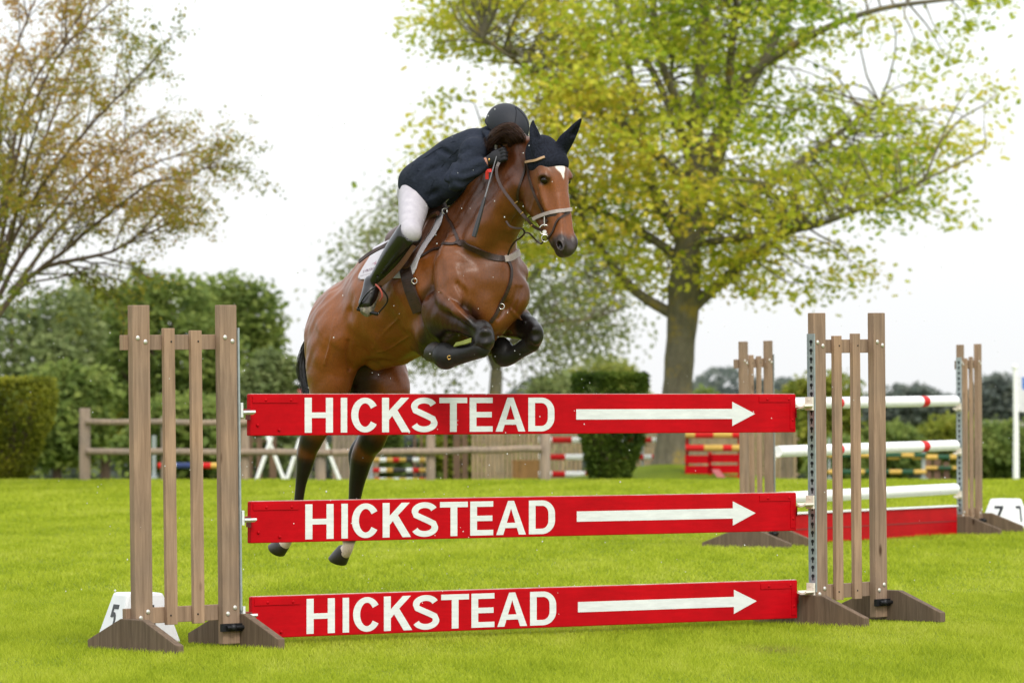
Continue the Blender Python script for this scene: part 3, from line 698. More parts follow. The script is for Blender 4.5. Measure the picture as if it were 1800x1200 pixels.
stems = [((-38,590),(60,480),(200,440),(300,350),11,.0),((-35,570),(40,440),(120,330),(250,200),9,.5),((-30,560),(20,380),(60,200),(180,30),9,-.6),((-30,560),(-10,300),(0,120),(60,-80),9,.5),
         ((60,480),(170,400),(280,330),(400,300),7,-.5),((-32,550),(60,370),(150,260),(310,110),8,-.9),((-30,545),(30,350),(90,150),(150,-90),8,1.2),((20,515),(110,380),(200,300),(340,230),7,.9),
         ((-30,560),(-60,300),(-120,100),(-140,-80),9,-.4),((-60,640),(-180,480),(-300,350),(-400,250),10,.3),((-45,600),(-150,380),(-240,200),(-330,20),9,-.8),((-30,550),(30,300),(110,100),(260,-30),8,-.2),((-36,585),(20,450),(60,330),(120,200),8,-1.4)]
for a, b_, c, d, r, dy in stems:
    P = catmull(np.array([bpt(*a), bpt(*b_, dy*.8), bpt(*c, dy*1.8), bpt(*d, dy*3)]), 16); P += np.cumsum(rng.normal(0, .012, P.shape), 0); m.tube(P, list(np.linspace(r*.62*KB, 1.1*KB, 16)), 8)
    for i in range(17):
        t = .22+.78*(i+rng.random())/17; k = min(int(t*15), 14); loc = P[k+1]-P[k]; loc /= np.linalg.norm(loc); side = np.cross(loc, rng.normal(0, 1, 3)); side /= np.linalg.norm(side); nd = loc*.8+side*.55
        grow(P[k], nd/np.linalg.norm(nd), rng.uniform(.7, 1.25)*(1.1-.3*t), r*KB*.24*(1-.4*t), 2)
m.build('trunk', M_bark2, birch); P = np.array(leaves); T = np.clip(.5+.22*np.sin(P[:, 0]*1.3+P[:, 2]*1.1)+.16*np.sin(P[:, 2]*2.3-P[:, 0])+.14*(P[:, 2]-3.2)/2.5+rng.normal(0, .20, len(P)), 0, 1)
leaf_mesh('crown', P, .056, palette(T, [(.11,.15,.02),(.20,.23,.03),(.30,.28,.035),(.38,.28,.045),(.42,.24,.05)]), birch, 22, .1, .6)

# --- the sparse grey-green tree behind the horse
rng = np.random.default_rng(31); gq = gpt(868, 120); gt = tag(empty('poplar_tree', gq), 'thin grey green tree with a forked trunk standing behind the horse', 'tree')
def gpt2(px, py, dy=0.0): p = at(px, py, 120); return np.array([p.x-gq.x, dy, p.z-gq.z])
KG = 120/FPX; m = MB(); m.tube([gpt2(868,860),gpt2(868,780),gpt2(870,700),gpt2(873,650)], [17*KG,13*KG,12*KG,11*KG], 12)
lim = [((873,655),(850,600),(800,520),(720,440),7),((873,650),(880,590),(870,480),(840,350),7),((873,650),(905,590),(960,520),(1040,470),7),((872,640),(860,560),(790,440),(700,360),5),((874,640),(900,560),(960,450),(1010,380),5),((860,620),(780,560),(680,500),(620,470),5),((890,610),(960,570),(1040,560),(1100,540),5)]
bb = []
for a, b_, c, d, r in lim:
    dy = rng.uniform(-1.5, 1.5); P = catmull(np.array([gpt2(*a), gpt2(*b_, dy*.4), gpt2(*c, dy), gpt2(*d, dy*1.7)]), 14); m.tube(P, list(np.linspace(r*KG, 1.4*KG, 14)), 7); bb.append(P)
bb = np.vstack(bb); cen = []
while len(cen) < 520:
    px = rng.uniform(585, 1165); py = rng.uniform(285, 690); dy = rng.uniform(-3.2, 3.2); u = (px-860)/285; v = (py-490)/205; n1 = mnoise.noise(Vector((px*.011, py*.013, dy*.4)))
    if u*u+v*v+(dy/3.4)**2 > 1+.3*n1 or n1 < -.14: continue
    if py > 560 and abs(px-872) < 60: continue
    cen.append(gpt2(px, py, dy))
P = []; T = []
for c in cen:
    j = np.argmin(((bb-c)**2).sum(1)); limb(m, bb[j], c, .02, .007, rng, .05, .1, 5, 4); nl = int(rng.uniform(22, 48)); P.append(c+rng.normal(0, 1, (nl, 3))*np.array((.36,.36,.24))); T.append(np.full(nl, .5+rng.normal(0, .2))+rng.normal(0, .15, nl))
m.build('trunk', M_bark, gt); P = np.vstack(P); leaf_mesh('crown', P, .13, palette(np.concatenate(T), [(.12,.15,.06),(.20,.24,.09),(.28,.31,.12),(.36,.37,.16)]), gt, 33, .1, .6)

# --- dense trees of the left background
G_d = [(.08,.125,.035),(.16,.225,.055),(.25,.31,.075),(.34,.39,.10)]; G_y = [(.10,.14,.025),(.19,.23,.035),(.30,.32,.045),(.42,.38,.06)]; G_b = [(.10,.14,.065),(.18,.23,.09),(.26,.31,.12),(.34,.38,.16)]
for a in ((20, 118, 843, 505, 330, 9, 9000, G_b, 'dark green bushy tree at the left edge, behind the clipped hedge'),
          (185, 135, 843, 472, 260, 10, 9000, G_y, 'yellow green tree in the left background, paler than its neighbours'),
          (300, 120, 843, 452, 290, 12, 12000, G_d, 'dark green tree seen between the posts of the left jump stand'),
          (415, 126, 843, 482, 250, 11, 10000, G_d, 'dark green rounded tree at the right end of the left tree group'),
          (100, 110, 843, 640, 240, 9, 7000, G_d, 'low dark shrub below the trees, between the hedge and the rail fence'),
          (330, 105, 845, 690, 280, 9, 7000, G_d, 'low dark shrub behind the left end of the rail fence'),
          (470, 118, 845, 600, 130, 7, 5000, G_b, 'small dark tree just left of the tail of the horse')):
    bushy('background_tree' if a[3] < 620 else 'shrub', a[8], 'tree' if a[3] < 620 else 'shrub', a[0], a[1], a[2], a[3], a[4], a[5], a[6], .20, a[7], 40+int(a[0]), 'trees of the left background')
# --- clipped hedge at the left edge and the topiary bush in the middle
def clipped(name, label, px, Y, yb, yt, prof, depth, pal, n, ls, seed, stems=True):
    """prof: list of (height fraction, half width in px, centre shift in px)"""
    rng = np.random.default_rng(seed); base = at(px, yb, Y); H_ = at(px, yt, Y).z-base.z; k = Y/FPX; root = tag(empty(name, base), label, 'hedge' if 'hedge' in name else 'bush')
    pf = np.array(prof, float); f = rng.random(n); f[:n//4] = 1-rng.random(n//4)**2*.04; hw = np.interp(f, pf[:, 0], pf[:, 1])*k; cx = np.interp(f, pf[:, 0], pf[:, 2])*k
    a = rng.uniform(0, 2*np.pi, n); q = 1-np.abs(rng.normal(0, .10, n)); q[:n//4] = rng.random(n//4)**.5; ca, sa = np.cos(a), np.sin(a); sq = 1/np.maximum(np.abs(ca), np.abs(sa))**.55
    P = np.stack([cx+ca*hw*q*sq, sa*hw*q*sq*depth, f*H_], 1)+rng.normal(0, ls*.35, (n, 3))
    t = np.clip(.42+.2*np.sin(P[:, 0]*5+P[:, 2]*4)+.15*np.sin(P[:, 2]*9-P[:, 0]*6)+rng.normal(0, .17, n), 0, 1)
    leaf_mesh('foliage', P, ls, palette(t, pal), root, seed+1)
    m = MB()
    for i in range(14 if stems else 6):
        aa = rng.uniform(0, 6.28); w = np.interp(.75, pf[:, 0], pf[:, 1])*k*.7; limb(m, (math.cos(aa)*.12, math.sin(aa)*.12, -.2), (math.cos(aa)*w+np.interp(.75, pf[:, 0], pf[:, 2])*k, math.sin(aa)*w*depth, .8*H_), .035, .012, rng, 0, .05, 7, 5)
    m.build('stem', M_bark2, root); return root
clipped('clipped_hedge', 'clipped olive green hedge with a flat top at the left edge', 0, 76, 846, 668, [(0,40,0),(.12,58,0),(.35,72,0),(.62,93,0),(.9,100,0),(1,92,0)], 1.2, [(.09,.11,.014),(.17,.19,.020),(.26,.27,.028),(.36,.34,.04)], 15000, .075, 61)
clipped('clipped_bush', 'tall clipped bush with flat top and narrow foot left of the maple trunk', 1072, 79, 846, 660, [(0,30,0),(.1,38,0),(.35,52,5),(.5,60,3),(.62,66,0),(.8,65,0),(.975,66,0),(1,64,0)], 1.0, [(.035,.065,.012),(.07,.115,.016),(.11,.165,.022),(.18,.23,.035)], 15000, .070, 62)
# --- shrubs and small trees behind the middle
for a in ((1062, 190, 800, 612, 225, 12, 8000, [(.16,.20,.05),(.26,.30,.07),(.36,.38,.09),(.46,.44,.11)], 'pale rounded tree behind the clipped bush'), (985, 140, 800, 650, 190, 8, 5500, G_b, 'dull green shrub left of the clipped bush'), (1240, 170, 800, 678, 70, 5, 1800, G_d, 'small dark round tree just right of the maple trunk'),
          (800, 130, 846, 745, 130, 6, 3500, G_y, 'yellow green shrub behind the rail fence under the horse'), (920, 135, 846, 750, 110, 6, 3000, G_d, 'green shrub behind the rail fence, right of the horse'), (640, 125, 846, 745, 150, 7, 3500, G_d, 'dark green shrub seen between the hind legs of the horse'),
          (1440, 150, 850, 655, 190, 9, 6000, G_y, 'olive yellow tree seen through the right front jump stand'), (1560, 150, 850, 742, 170, 8, 5000, G_d, 'green shrub behind the white poles of the far jump'), (1665, 155, 850, 725, 150, 7, 5000, G_y, 'yellow green shrub behind the right end of the white poles'),
          (1770, 150, 852, 735, 150, 8, 5500, G_d, 'green shrub at the right edge behind the flagpole'), (1340, 150, 850, 745, 150, 7, 4500, G_d, 'green shrub behind the left end of the far jump'), (1480, 140, 850, 765, 160, 7, 3500, G_d, 'low green shrub under the white poles')):
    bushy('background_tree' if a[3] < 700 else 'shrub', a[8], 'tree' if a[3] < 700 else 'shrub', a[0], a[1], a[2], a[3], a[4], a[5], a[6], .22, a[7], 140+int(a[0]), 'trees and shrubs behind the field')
G_far = [(.10,.125,.115),(.14,.17,.15),(.19,.215,.18),(.24,.265,.21)]  # haze of distance put into the leaf colours: paler and bluer
for i, (px, yt, w, lab) in enumerate(((1590,682,120,'large dark far tree behind the white poles'),(1650,690,90,'dark far tree between the white poles and the right jump stand'),(1520,705,110,'low dark far tree left of the others behind the poles'),(1752,656,95,'tallest dark far tree at the right, beside the flagpole'),(1800,672,90,'dark far tree cut by the right edge'),(1700,700,80,'small dark far tree behind the right jump stand'),(1395,715,110,'dim far tree behind the right front stand'))):
    bushy('far_tree', lab, 'tree', px, 330, 770, yt, w, 8, 3500, .55, G_far, 300+i, 'far dark trees on the right')
# one leaf spray of an unseen neighbour tree at the right edge
# far woodland closing the view
rng = np.random.default_rng(77); n = 60000; X = rng.uniform(-75, 75, n); prof = 7.0+1.6*np.sin(X*.11)+1.0*np.sin(X*.37+1)+.5*np.sin(X*.9); Z = rng.random(n)**.8*prof; Yv = 380+rng.uniform(-4, 4, n)-2*np.cos(X*.5)
P = np.stack([X, Yv, Z-6.3], 1); wd = leaf_mesh('far_woodland', P, .62, palette(np.clip(.4+.25*np.sin(X*.6)*np.cos(Z*.8)+rng.normal(0, .15, n), 0, 1), G_far), None, 78); tag(wd, 'low hazy far woodland closing the horizon', 'woodland', kind='stuff')
# ------------------------------------------------------------------ post and rail fence along the far side of the field
YF = 73.5
rf_ = tag(empty('rail_fence', gpt(555, YF)), 'weathered post and rail fence of round timber along the far grass edge', 'fence')
ox = gpt(555, YF)
def fp(px, py, Y=YF): p = at(px, py, Y); return Vector((p.x-ox.x, Y-YF, p.z))
for px, yt, w in ((149,716,.085),(291,730,.075),(430,735,.07),(563,757,.085),(757,760,.07),(958,757,.085)):
    m = MB(); p = fp(px, yt); m.tube([(p.x, .02, -.1), (p.x, .02, p.z-.01), (p.x, .02, p.z)], [w, w*.97, w*.85], 12); m.build('post', M_grey, rf_)
for a, b_ in (((152,740),(440,742)),((440,742),(700,744)),((700,744),(958,746))):
    m = MB(); P = [fp(a[0]+(b_[0]-a[0])*t/6, a[1]+(b_[1]-a[1])*t/6+.8*math.sin(t*1.9)) for t in range(7)]; P = [Vector((q.x, -.075, q.z)) for q in P]; m.tube(P, .047, 10); m.build('rail', M_grey, rf_)
for a, b_ in (((152,792),(558,794)),((558,794),(760,792)),((760,792),(952,787))):
    m = MB(); P = [fp(a[0]+(b_[0]-a[0])*t/6, a[1]+(b_[1]-a[1])*t/6+.8*math.sin(t*2.3)) for t in range(7)]; P = [Vector((q.x, -.075, q.z)) for q in P]; m.tube(P, .052, 10); m.build('rail', M_grey, rf_)
# ------------------------------------------------------------------ palings and practice jumps beyond
def bg(px, py, Y): return at(px, py, Y)
def posts(name, label, cat, Y, items, mat, extra=None, mat2=None, r=None):
    """upright boards: (px, ytop, width px)"""
    o = bg(items[0][0], 846, Y); root = tag(empty(name, o), label, cat); k = Y/FPX
    for px, yt, w in items:
        p = bg(px, yt, Y)-o; m = MB(); m.box((p.x-w*k/2, -.04, -.1), (p.x+w*k/2, .04, p.z)); m.build('board', mat, root)
    for (x0, y0, x1, y1, h) in (extra or []):
        a = bg(x0, y0, Y)-o; b_ = bg(x1, y1, Y)-o; m = MB(); m.tube([(a.x, .07, a.z), (b_.x, .07, b_.z)], h*k/2, 8); m.build('rail', mat2 or mat, root)
    return root
M_pale = M_pale if 'M_pale' in globals() else mat_basic('pale', (.4,.36,.34))
M_tanw = wood_mat('tan paling', (.34,.26,.17), (.22,.165,.10), 12); M_brw = wood_mat('brown paling', (.17,.11,.075), (.10,.062,.042), 14)
rng = np.random.default_rng(5)
posts('paling_fence', 'brown vertical board paling behind the rail fence, left of the tail of the horse', 'fence', 92, [(432,762,9),(441,764,6),(456,768,9),(480,762,12)], M_brw, [(428,775,484,775,4)])
posts('paling_fence', 'greyish board paling seen between the hind legs of the horse', 'fence', 94, [(588+i*8.2,758+3*rng.random(),7) for i in range(10)], M_grey, [(586,772,668,772,4),(586,830,668,830,4)])
posts('climbing_frame', 'tall thin brown uprights standing beside the striped practice poles', 'frame', 96, [(729,745,4),(741,745,4),(756,750,5),(803,752,12),(817,752,10),(783,755,6)], M_brw, [(725,752,825,752,4)])
posts('paling_fence', 'tan vertical board paling beyond the post between the horse and the clipped bush', 'fence', 98, [(832+i*7.5,757+3*rng.random(),5.5) for i in range(26)], M_tanw, [(830,775,1025,775,4),(830,832,1025,832,4)])
posts('paling_fence', 'pale tan board paling on both sides of the maple trunk', 'fence', 100, [(1120+i*6.6,757+2*rng.random(),5) for i in range(43)], M_tanw, [(1118,772,1405,772,4),(1118,834,1405,834,4)])
posts('timber_box', 'small orange brown boarded box on the ground left of the red and white practice poles', 'timber box', 90, [(903+i*5.3,808,5) for i in range(9)], wood_mat('orange boards', (.40,.22,.09), (.28,.15,.06), 21), [(900,812,948,812,4)])
posts('timber_post_pair', 'pair of grey brown timber uprights just right of the far left jump stand', 'timber post', 88, [(1376,740,7),(1390,742,7),(1383,745,4)], M_grey, [(1372,765,1395,765,5)])
def trestle(label, Y, A, B):
    o = bg(A[0], 846, Y); root = tag(empty('cross_trestle', o), label, 'trestle', 'white crossed trestles'); k = Y/FPX
    for i, (x0, y0, x1, y1) in enumerate((A, B)):
        a = bg(x0, y0, Y)-o; b_ = bg(x1, y1, Y)-o; m = MB(); m.tube([(a.x, .05*i, a.z), (b_.x, .05*i+.0, b_.z)], 3.6*k, 8); m.build('leg', M_pw, root)
trestle('white crossed trestle left of the right hind leg of the horse', 82, (450,846,478,767), (500,846,469,766))
trestle('white crossed trestle partly hidden behind the hind legs of the horse', 84, (503,846,528,770), (600,851,566,766))
m = MB(); m.tube([(0,0,0),(0,0,.35),(0,0,.5)], [.22,.2,.12], 10)
def show_jump(label, Y, x0, x1, rows, stripes, pr=.055, posts_=(), mat_post=None, ground=846):
    """rows: y of each pole; stripes: colour cycle"""
    o = bg(x0, ground, Y); root = tag(empty('practice_jump', o), label, 'jump'); k = Y/FPX
    for j, y in enumerate(rows):
        n = len(stripes[j]); mats = []; m = MB(); a = bg(x0, y, Y)-o; b_ = bg(x1, y, Y)-o
        for i, mt in enumerate(stripes[j]):
            if mt not in mats: mats.append(mt)
            m.tube([a.lerp(b_, i/n), a.lerp(b_, (i+1)/n)], pr, 10, mats.index(mt), caps=i in (0, n-1))
        m.build('pole', mats, root)
    for px, yt, w in posts_:
        p = bg(px, yt, Y)-o; m = MB(); m.box((p.x-w*k/2, .06, 0), (p.x+w*k/2, .12, p.z)); m.box((p.x-w*k/2-.02, -.3, 0), (p.x+w*k/2+.02, .35, .08)); m.build('upright', mat_post or M_zinc, root)
    return root
Wt, Rd, Ye, Bk, Gn, Bl = M_pw, M_pr, M_py, mat_basic('black pole band', (.03,.03,.03)), M_pg, M_pb
show_jump('single red, white and blue pole seen through the left jump stand', 80, 278, 433, [818], [[Rd,Wt,Bl,Bl,Wt,Rd,Ye,Ye,Wt,Rd]], .05, [(270,765,7)])
show_jump('three yellow, white, red and black striped poles right of the hind legs', 86, 656, 760, [808,826,843], [[Ye,Wt,Ye,Rd,Ye,Bk,Wt,Ye,Wt],[Rd,Wt,Ye,Bk,Bk,Wt,Rd,Ye,Wt],[Rd,Wt,Ye,Wt,Ye,Wt,Ye,Rd,Wt]], .042, [(652,800,6),(757,766,5)])
show_jump('three red and white striped poles left of the clipped bush', 83, 947, 1040, [773,803,833], [[Wt,Wt,Rd,Rd,Rd,Wt,Wt,Wt],[Wt,Rd,Rd,Rd,Wt,Wt,Wt,Rd],[Wt,Wt,Rd,Rd,Wt,Wt,Wt,Rd]], .052, [(951,765,5)], M_dark)
show_jump('three red and white pole ends showing between the clipped bush and the maple trunk', 84, 1088, 1160, [773,803,833], [[Wt,Rd,Wt,Rd,Wt],[Rd,Wt,Rd,Wt,Rd],[Wt,Rd,Wt,Rd,Wt]], .045, [(1130,766,5)])
rj = show_jump('red plank wall with yellow and red poles above it, right of the maple trunk', 80, 1205, 1303, [764,787], [[Ye,Rd,Rd,Ye,Ye,Rd],[Rd,Rd,Ye,Ye,Rd,Ye]], .055, [(1208,760,5),(1300,760,5)], M_red)
o = bg(1205, 846, 80); k = 80/FPX
for (x0, x1, y0, y1) in ((1204,1247,800,814),(1204,1247,818,832),(1204,1247,836,846),(1249,1301,798,812),(1249,1301,817,831),(1249,1301,835,846),(1245,1251,794,846)):
    a = bg(x0, y1, 80)-o; b_ = bg(x1, y0, 80)-o; m = MB(); m.box((a.x, -.03, a.z), (b_.x, .03 if x1-x0 > 10 else .05, b_.z)); m.build('panel', M_red, rj)
m = MB(); a = bg(1249,824,80)-o; b_ = bg(1276,846,80)-o; m.prism([(b_.x-.10, 0), (b_.x+.03, 0), (a.x+.12, a.z), (a.x, a.z)], -.45, -.40); m.build('brace', mat_basic('pink painted brace', (.55,.16,.18)), rj)
show_jump('green and yellow striped poles far behind the white poles on the right', 105, 1455, 1628, [800,829], [[Ye,Gn,Ye,Ye,Gn,Gn,Ye,Gn],[Ye,Gn,Ye,Gn,Gn,Ye,Gn,Ye]], .05, [(1458,770,4),(1624,790,6)])
show_jump('second set of green and yellow poles, nearer the far right jump stand', 112, 1560, 1692, [803,], [[Ye,Gn,Ye,Ye,Gn,Ye]], .055, [(1690,790,5)])
show_jump('brown barrier with a low pole behind the white poles, between the green and yellow ones', 118, 1622, 1700, [822,], [[Ye,Gn,Ye]], .04, [(1632,806,12),(1648,806,12),(1664,812,10)], M_brw)
# flag on its pole
fo = bg(1786, 850, 95); kf = 95/FPX; fl = tag(empty('flagpole', fo), 'white flagpole with a white and blue flag at the right edge', 'flagpole')
m = MB(); p = bg(1784, 648, 95)-fo; m.tube([(0,0,-.1),(0,0,p.z*.5),(p.x,0,p.z)], [.062,.055,.040], 12); m.ball((p.x,0,p.z+.03), .06); m.build('pole', M_pw, fl)
nx, nz2 = 22, 14; V = []; F = []; midx = []
for j in range(nz2+1):
    for i in range(nx+1):
        u, v = i/nx, j/nz2; a = bg(1786+u*46, 660+v*62+u*8, 95)-fo; V.append((a.x, .10*math.sin(u*9+v*2)*u, a.z))
for j in range(nz2):
    for i in range(nx): F.append((j*(nx+1)+i, j*(nx+1)+i+1, (j+1)*(nx+1)+i+1, (j+1)*(nx+1)+i)); midx.append(1 if (j < 5 and i > 4) else 0)
fg = np_mesh('flag', V, np.array(F), None, fl, mats=[mat_basic('white flag cloth', (.70,.70,.74), rough=.9), mat_basic('blue flag cloth', (.10,.22,.60), rough=.9)], midx=midx)
# red tent roof behind the tail
to = bg(532, 846, 140); tt = tag(empty('red_tent', to), 'small red tent whose roof shows beside the tail of the horse', 'tent'); kt = 140/FPX
m = MB(); z1 = (846-692)*kt; z2 = (846-672)*kt; w = .26
m.add([(-w,-w,z1),(w,-w,z1),(w,w,z1),(-w,w,z1),(0,0,z2)], [(0,1,4),(1,2,4),(2,3,4),(3,0,4)]); m.build('roof', mat_basic('red tent cloth', (.42,.05,.05)), tt)
m = MB(); m.box((-w*.97,-w*.97,0),(w*.97,w*.97,z1-.002)); m.build('wall', mat_basic('dark tent side', (.10,.09,.07)), tt)
# pale roofline far right
ro = bg(1765, 770, 300); rr2 = tag(empty('far_barn', ro), 'low pale roofed barn far away between the trees, left of the flagpole', 'barn'); kr = 300/FPX
m = MB(); m.box((-40*kr,-2,0),(30*kr,2,18*kr)); m.build('wall', mat_basic('barn wall', (.32,.29,.27)), rr2)
m = MB(); m.prism([(-42*kr,18.2*kr),(32*kr,18.2*kr),(26*kr,30*kr),(-36*kr,30*kr)], -2.2, 2.2); m.build('roof', mat_basic('barn roof', (.42,.38,.37)), rr2)
# ------------------------------------------------------------------ drizzle in the air
rng = np.random.default_rng(99); n = 560; Y = rng.uniform(23, 30, n); px = np.where(rng.random(n) < .55, rng.normal(760, 170, n), rng.uniform(0, 1800, n)); py = rng.uniform(150, 1080, n)
c = np.stack([(px-900)*Y/FPX, Y, CAMH+(HY-py)*Y/FPX], 1); r_ = rng.uniform(.0014, .0032, n)*(1+.8*(rng.random(n) < .05)); base = []; 
oct_ = np.array([(1,0,0),(0,1,0),(-1,0,0),(0,-1,0),(0,0,1.5),(0,0,-1.3)]); V = (c[:, None]+oct_[None]*r_[:, None, None]).reshape(-1, 3)
tri = np.array([(0,1,4),(1,2,4),(2,3,4),(3,0,4),(1,0,5),(2,1,5),(3,2,5),(0,3,5)]); F = (np.arange(n)[:, None, None]*6+tri[None]).reshape(-1, 3)
md_, nt, b = nodes('water drop'); b.inputs['Base Color'].default_value = (.85,.87,.88,1); b.inputs['Roughness'].default_value = .15; b.inputs['Transmission Weight'].default_value = .25
tag(np_mesh('raindrops', V, F, md_), 'fine white raindrops hanging in the air around the horse', 'rain', kind='stuff')

# the woodland carries on round both sides of the field
def arc_wood(a0, a1, seed, label):
    rng = np.random.default_rng(seed); n = 26000; A = np.radians(rng.uniform(a0, a1, n)); R_ = 330+rng.uniform(-14, 14, n)
    h = 8+2.2*np.sin(A*23)+1.6*np.sin(A*61+1)+.9*np.sin(A*140); Z = rng.random(n)**.75*h
    Yc = R_*np.cos(A); Xc = R_*np.sin(A); g = np.clip(np.minimum(0, 1.3-.0178*np.maximum(Yc, 0)), -6.2, 0); g[Yc < 72] = 0
    P = np.stack([Xc, Yc, Z+g], 1); t = np.clip(.4+.25*np.sin(A*40)*np.cos(Z*.8)+rng.normal(0, .15, n), 0, 1)
    tag(leaf_mesh('far_woodland', P, 2.0, palette(t, G_far), None, seed+1), label, 'woodland', kind='stuff')
arc_wood(-95, -12, 501, 'dark woodland beyond the field far to the left'); arc_wood(12, 95, 502, 'dark woodland beyond the field far to the right')
# ------------------------------------------------------------------ the horse: frame and pixel lookup
# local frame: x forward, y to the horse's left, z up; the whole animal and its rider share it
HX, HYY = -0.1506, 25.90
FX, FY = 0.65, -0.76
HROT = math.atan2(FY, FX)
HM = Matrix.Translation((HX, HYY, 0)) @ Matrix.Rotation(HROT, 4, 'Z')
HMI = HM.inverted()
def HP(px, py, s=0.0, r=None):
    """local point on the vertical plane s metres to the horse's right, seen at that pixel"""
    u = (px-900)/FPX; Y = (s + FY*HX - FX*HYY)/(FY*u - FX)
    p = HMI @ Vector((u*Y, Y, CAMH+(HY-py)*Y/FPX))
    q = [p.x, p.y, p.z]
    return np.array(q if r is None else q+[r])
def HC(*rows): return np.array([HP(a, b, s, r) for a, b, s, r in rows])
SIDE = (0, 1, 0)
def march(f, px, py):
    """first point of a modelled volume along the line of sight of that pixel"""
    o = np.array(HMI @ Vector((0, 0, CAMH))); q = np.array(HMI @ at(px, py, 26.0)); d = (q-o)/np.linalg.norm(q-o); t0 = np.linalg.norm(q-o)-1.9
    P = o+d*(t0+np.arange(0, 3.8, .002))[:, None]; i = np.round((P-f.lo)/f.h).astype(int); ok = ((i >= 0) & (i < f.n)).all(1); v = np.full(len(P), 9.); v[ok] = f.a[tuple(i[ok].T)]
    k = np.argmax(v < 0); return P[k] if v[k] < 0 else None

hf = Field((-1.80, -0.52, 0.28), (0.88, 0.52, 2.76), 0.0056)
# trunk
hf.cone(HP(835,482,0), HP(770,506,0), .215, .275, .10, (SIDE,.90)); hf.cone(HP(770,506,0), HP(695,538,0), .278, .278, .12, (SIDE,.88))
hf.cone(HP(695,538,0), HP(640,570,0), .278, .215, .12, (SIDE,.86))
hf.chain(HC((812,392,0,.085),(780,412,0,.10),(735,440,0,.12),(680,492,0,.14),(630,530,0,.13)), .10, n=9)   # withers, back
hf.ell(HP(612,565,0), (.23,.20,.20), .08)                                                              # croup
hf.ell(HP(604,582,.12), (.21,.14,.20), .07); hf.ell(HP(640,582,-.12), (.21,.14,.20), .07)              # haunches
hf.ell(HP(574,610,.10), (.13,.12,.20), .06); hf.ell(HP(612,612,-.10), (.13,.12,.20), .06)              # buttocks
# chest and shoulders
hf.ell(HP(850,492,0), (.22,.21,.25), .06)
hf.chain(HC((806,425,.12,.075),(796,470,.185,.110),(800,520,.205,.120),(775,562,.215,.105)), .045, (SIDE,.85))
hf.chain(HC((850,432,-.11,.075),(872,470,-.165,.115),(888,515,-.19,.115),(882,552,-.19,.10)), .06, (SIDE,.85))
hf.ell(HP(838,530,.085), (.125,.095,.13), .03); hf.ell(HP(897,518,-.075), (.12,.09,.13), .03)          # pectorals
hf.ell(HP(818,486,.15), (.105,.078,.085), .025); hf.ell(HP(900,478,-.12), (.095,.08,.085), .025)
hf.chain(HC((815,446,.16,.03),(835,476,.12,.045),(842,510,.10,.05)), .025); hf.chain(HC((905,452,-.10,.03),(900,480,-.10,.045),(893,512,-.09,.05)), .025)
hf.chain(np.array([[*q, .010] for q in (march(hf,806,500), march(hf,818,520), march(hf,815,545))]), .030, op='cut')
hf.chain(HC((862,560,.02,.10),(812,596,0,.12),(770,598,0,.12)), .06)                                    # sternum
hf.chain(HC((858,455,-.01,.02),(870,520,-.005,.028),(872,565,-.005,.02)), .035, op='cut')                # groove of the breast
hf.chain(HC((768,450,.30,.012),(772,500,.325,.02),(752,548,.325,.02)), .035, op='cut')                    # behind the shoulder
hf.chain(HC((812,508,.300,.008),(826,532,.275,.012),(838,556,.24,.010)), .03, op='cut')
# neck
hf.chain(HC((838,455,0,.225),(862,392,0,.200),(893,335,0,.168),(926,295,0,.132),(945,278,0,.105)), .06, (SIDE,.64), n=14)
hf.chain(HC((806,385,0,.06),(848,322,0,.055),(890,277,0,.050),(922,256,0,.045)), .06)                     # crest
hf.chain(HC((912,325,.060,.06),(880,365,.075,.08),(845,420,.105,.09)), .05)                               # neck muscle
hf.chain(HC((912,345,.125,.012),(893,390,.150,.013),(874,436,.175,.012)), .03, op='cut')                  # jugular groove
# head
h0, h1 = HP(958,285,0), HP(990,432,0)
HAX = (h1-h0)/np.linalg.norm(h1-h0)                       # down the face
HFR = np.cross(HAX, (0, -1, 0)); HFR = HFR/np.linalg.norm(HFR)
if HFR[0] < 0: HFR = -HFR                                  # out of the face
HAXES = np.array([HFR, (0, 1, 0), HAX])
HPOLL = HP(956,262,0)
def FH(t, o=0., s=0.):
    """head frame: t metres down from the poll, o out of the face, s to the right"""
    return HPOLL + HAX*t + HFR*o + np.array((0, -s, 0))
def FHC(*rows): return np.array([[*FH(t, o, s_), r] for t, o, s_, r in rows])
hf.ell(FH(.04,-.02), (.085,.085,.11), .04, HAXES)
hf.ell(FH(.135,.005), (.090,.094,.13), .04, HAXES)
hf.chain(FHC((.10,.015,0,.082),(.20,.010,0,.081),(.30,.000,0,.074),(.40,-.010,0,.062),(.47,-.012,0,.056),(.51,-.012,0,.052)), .03, (SIDE,.98), n=24)
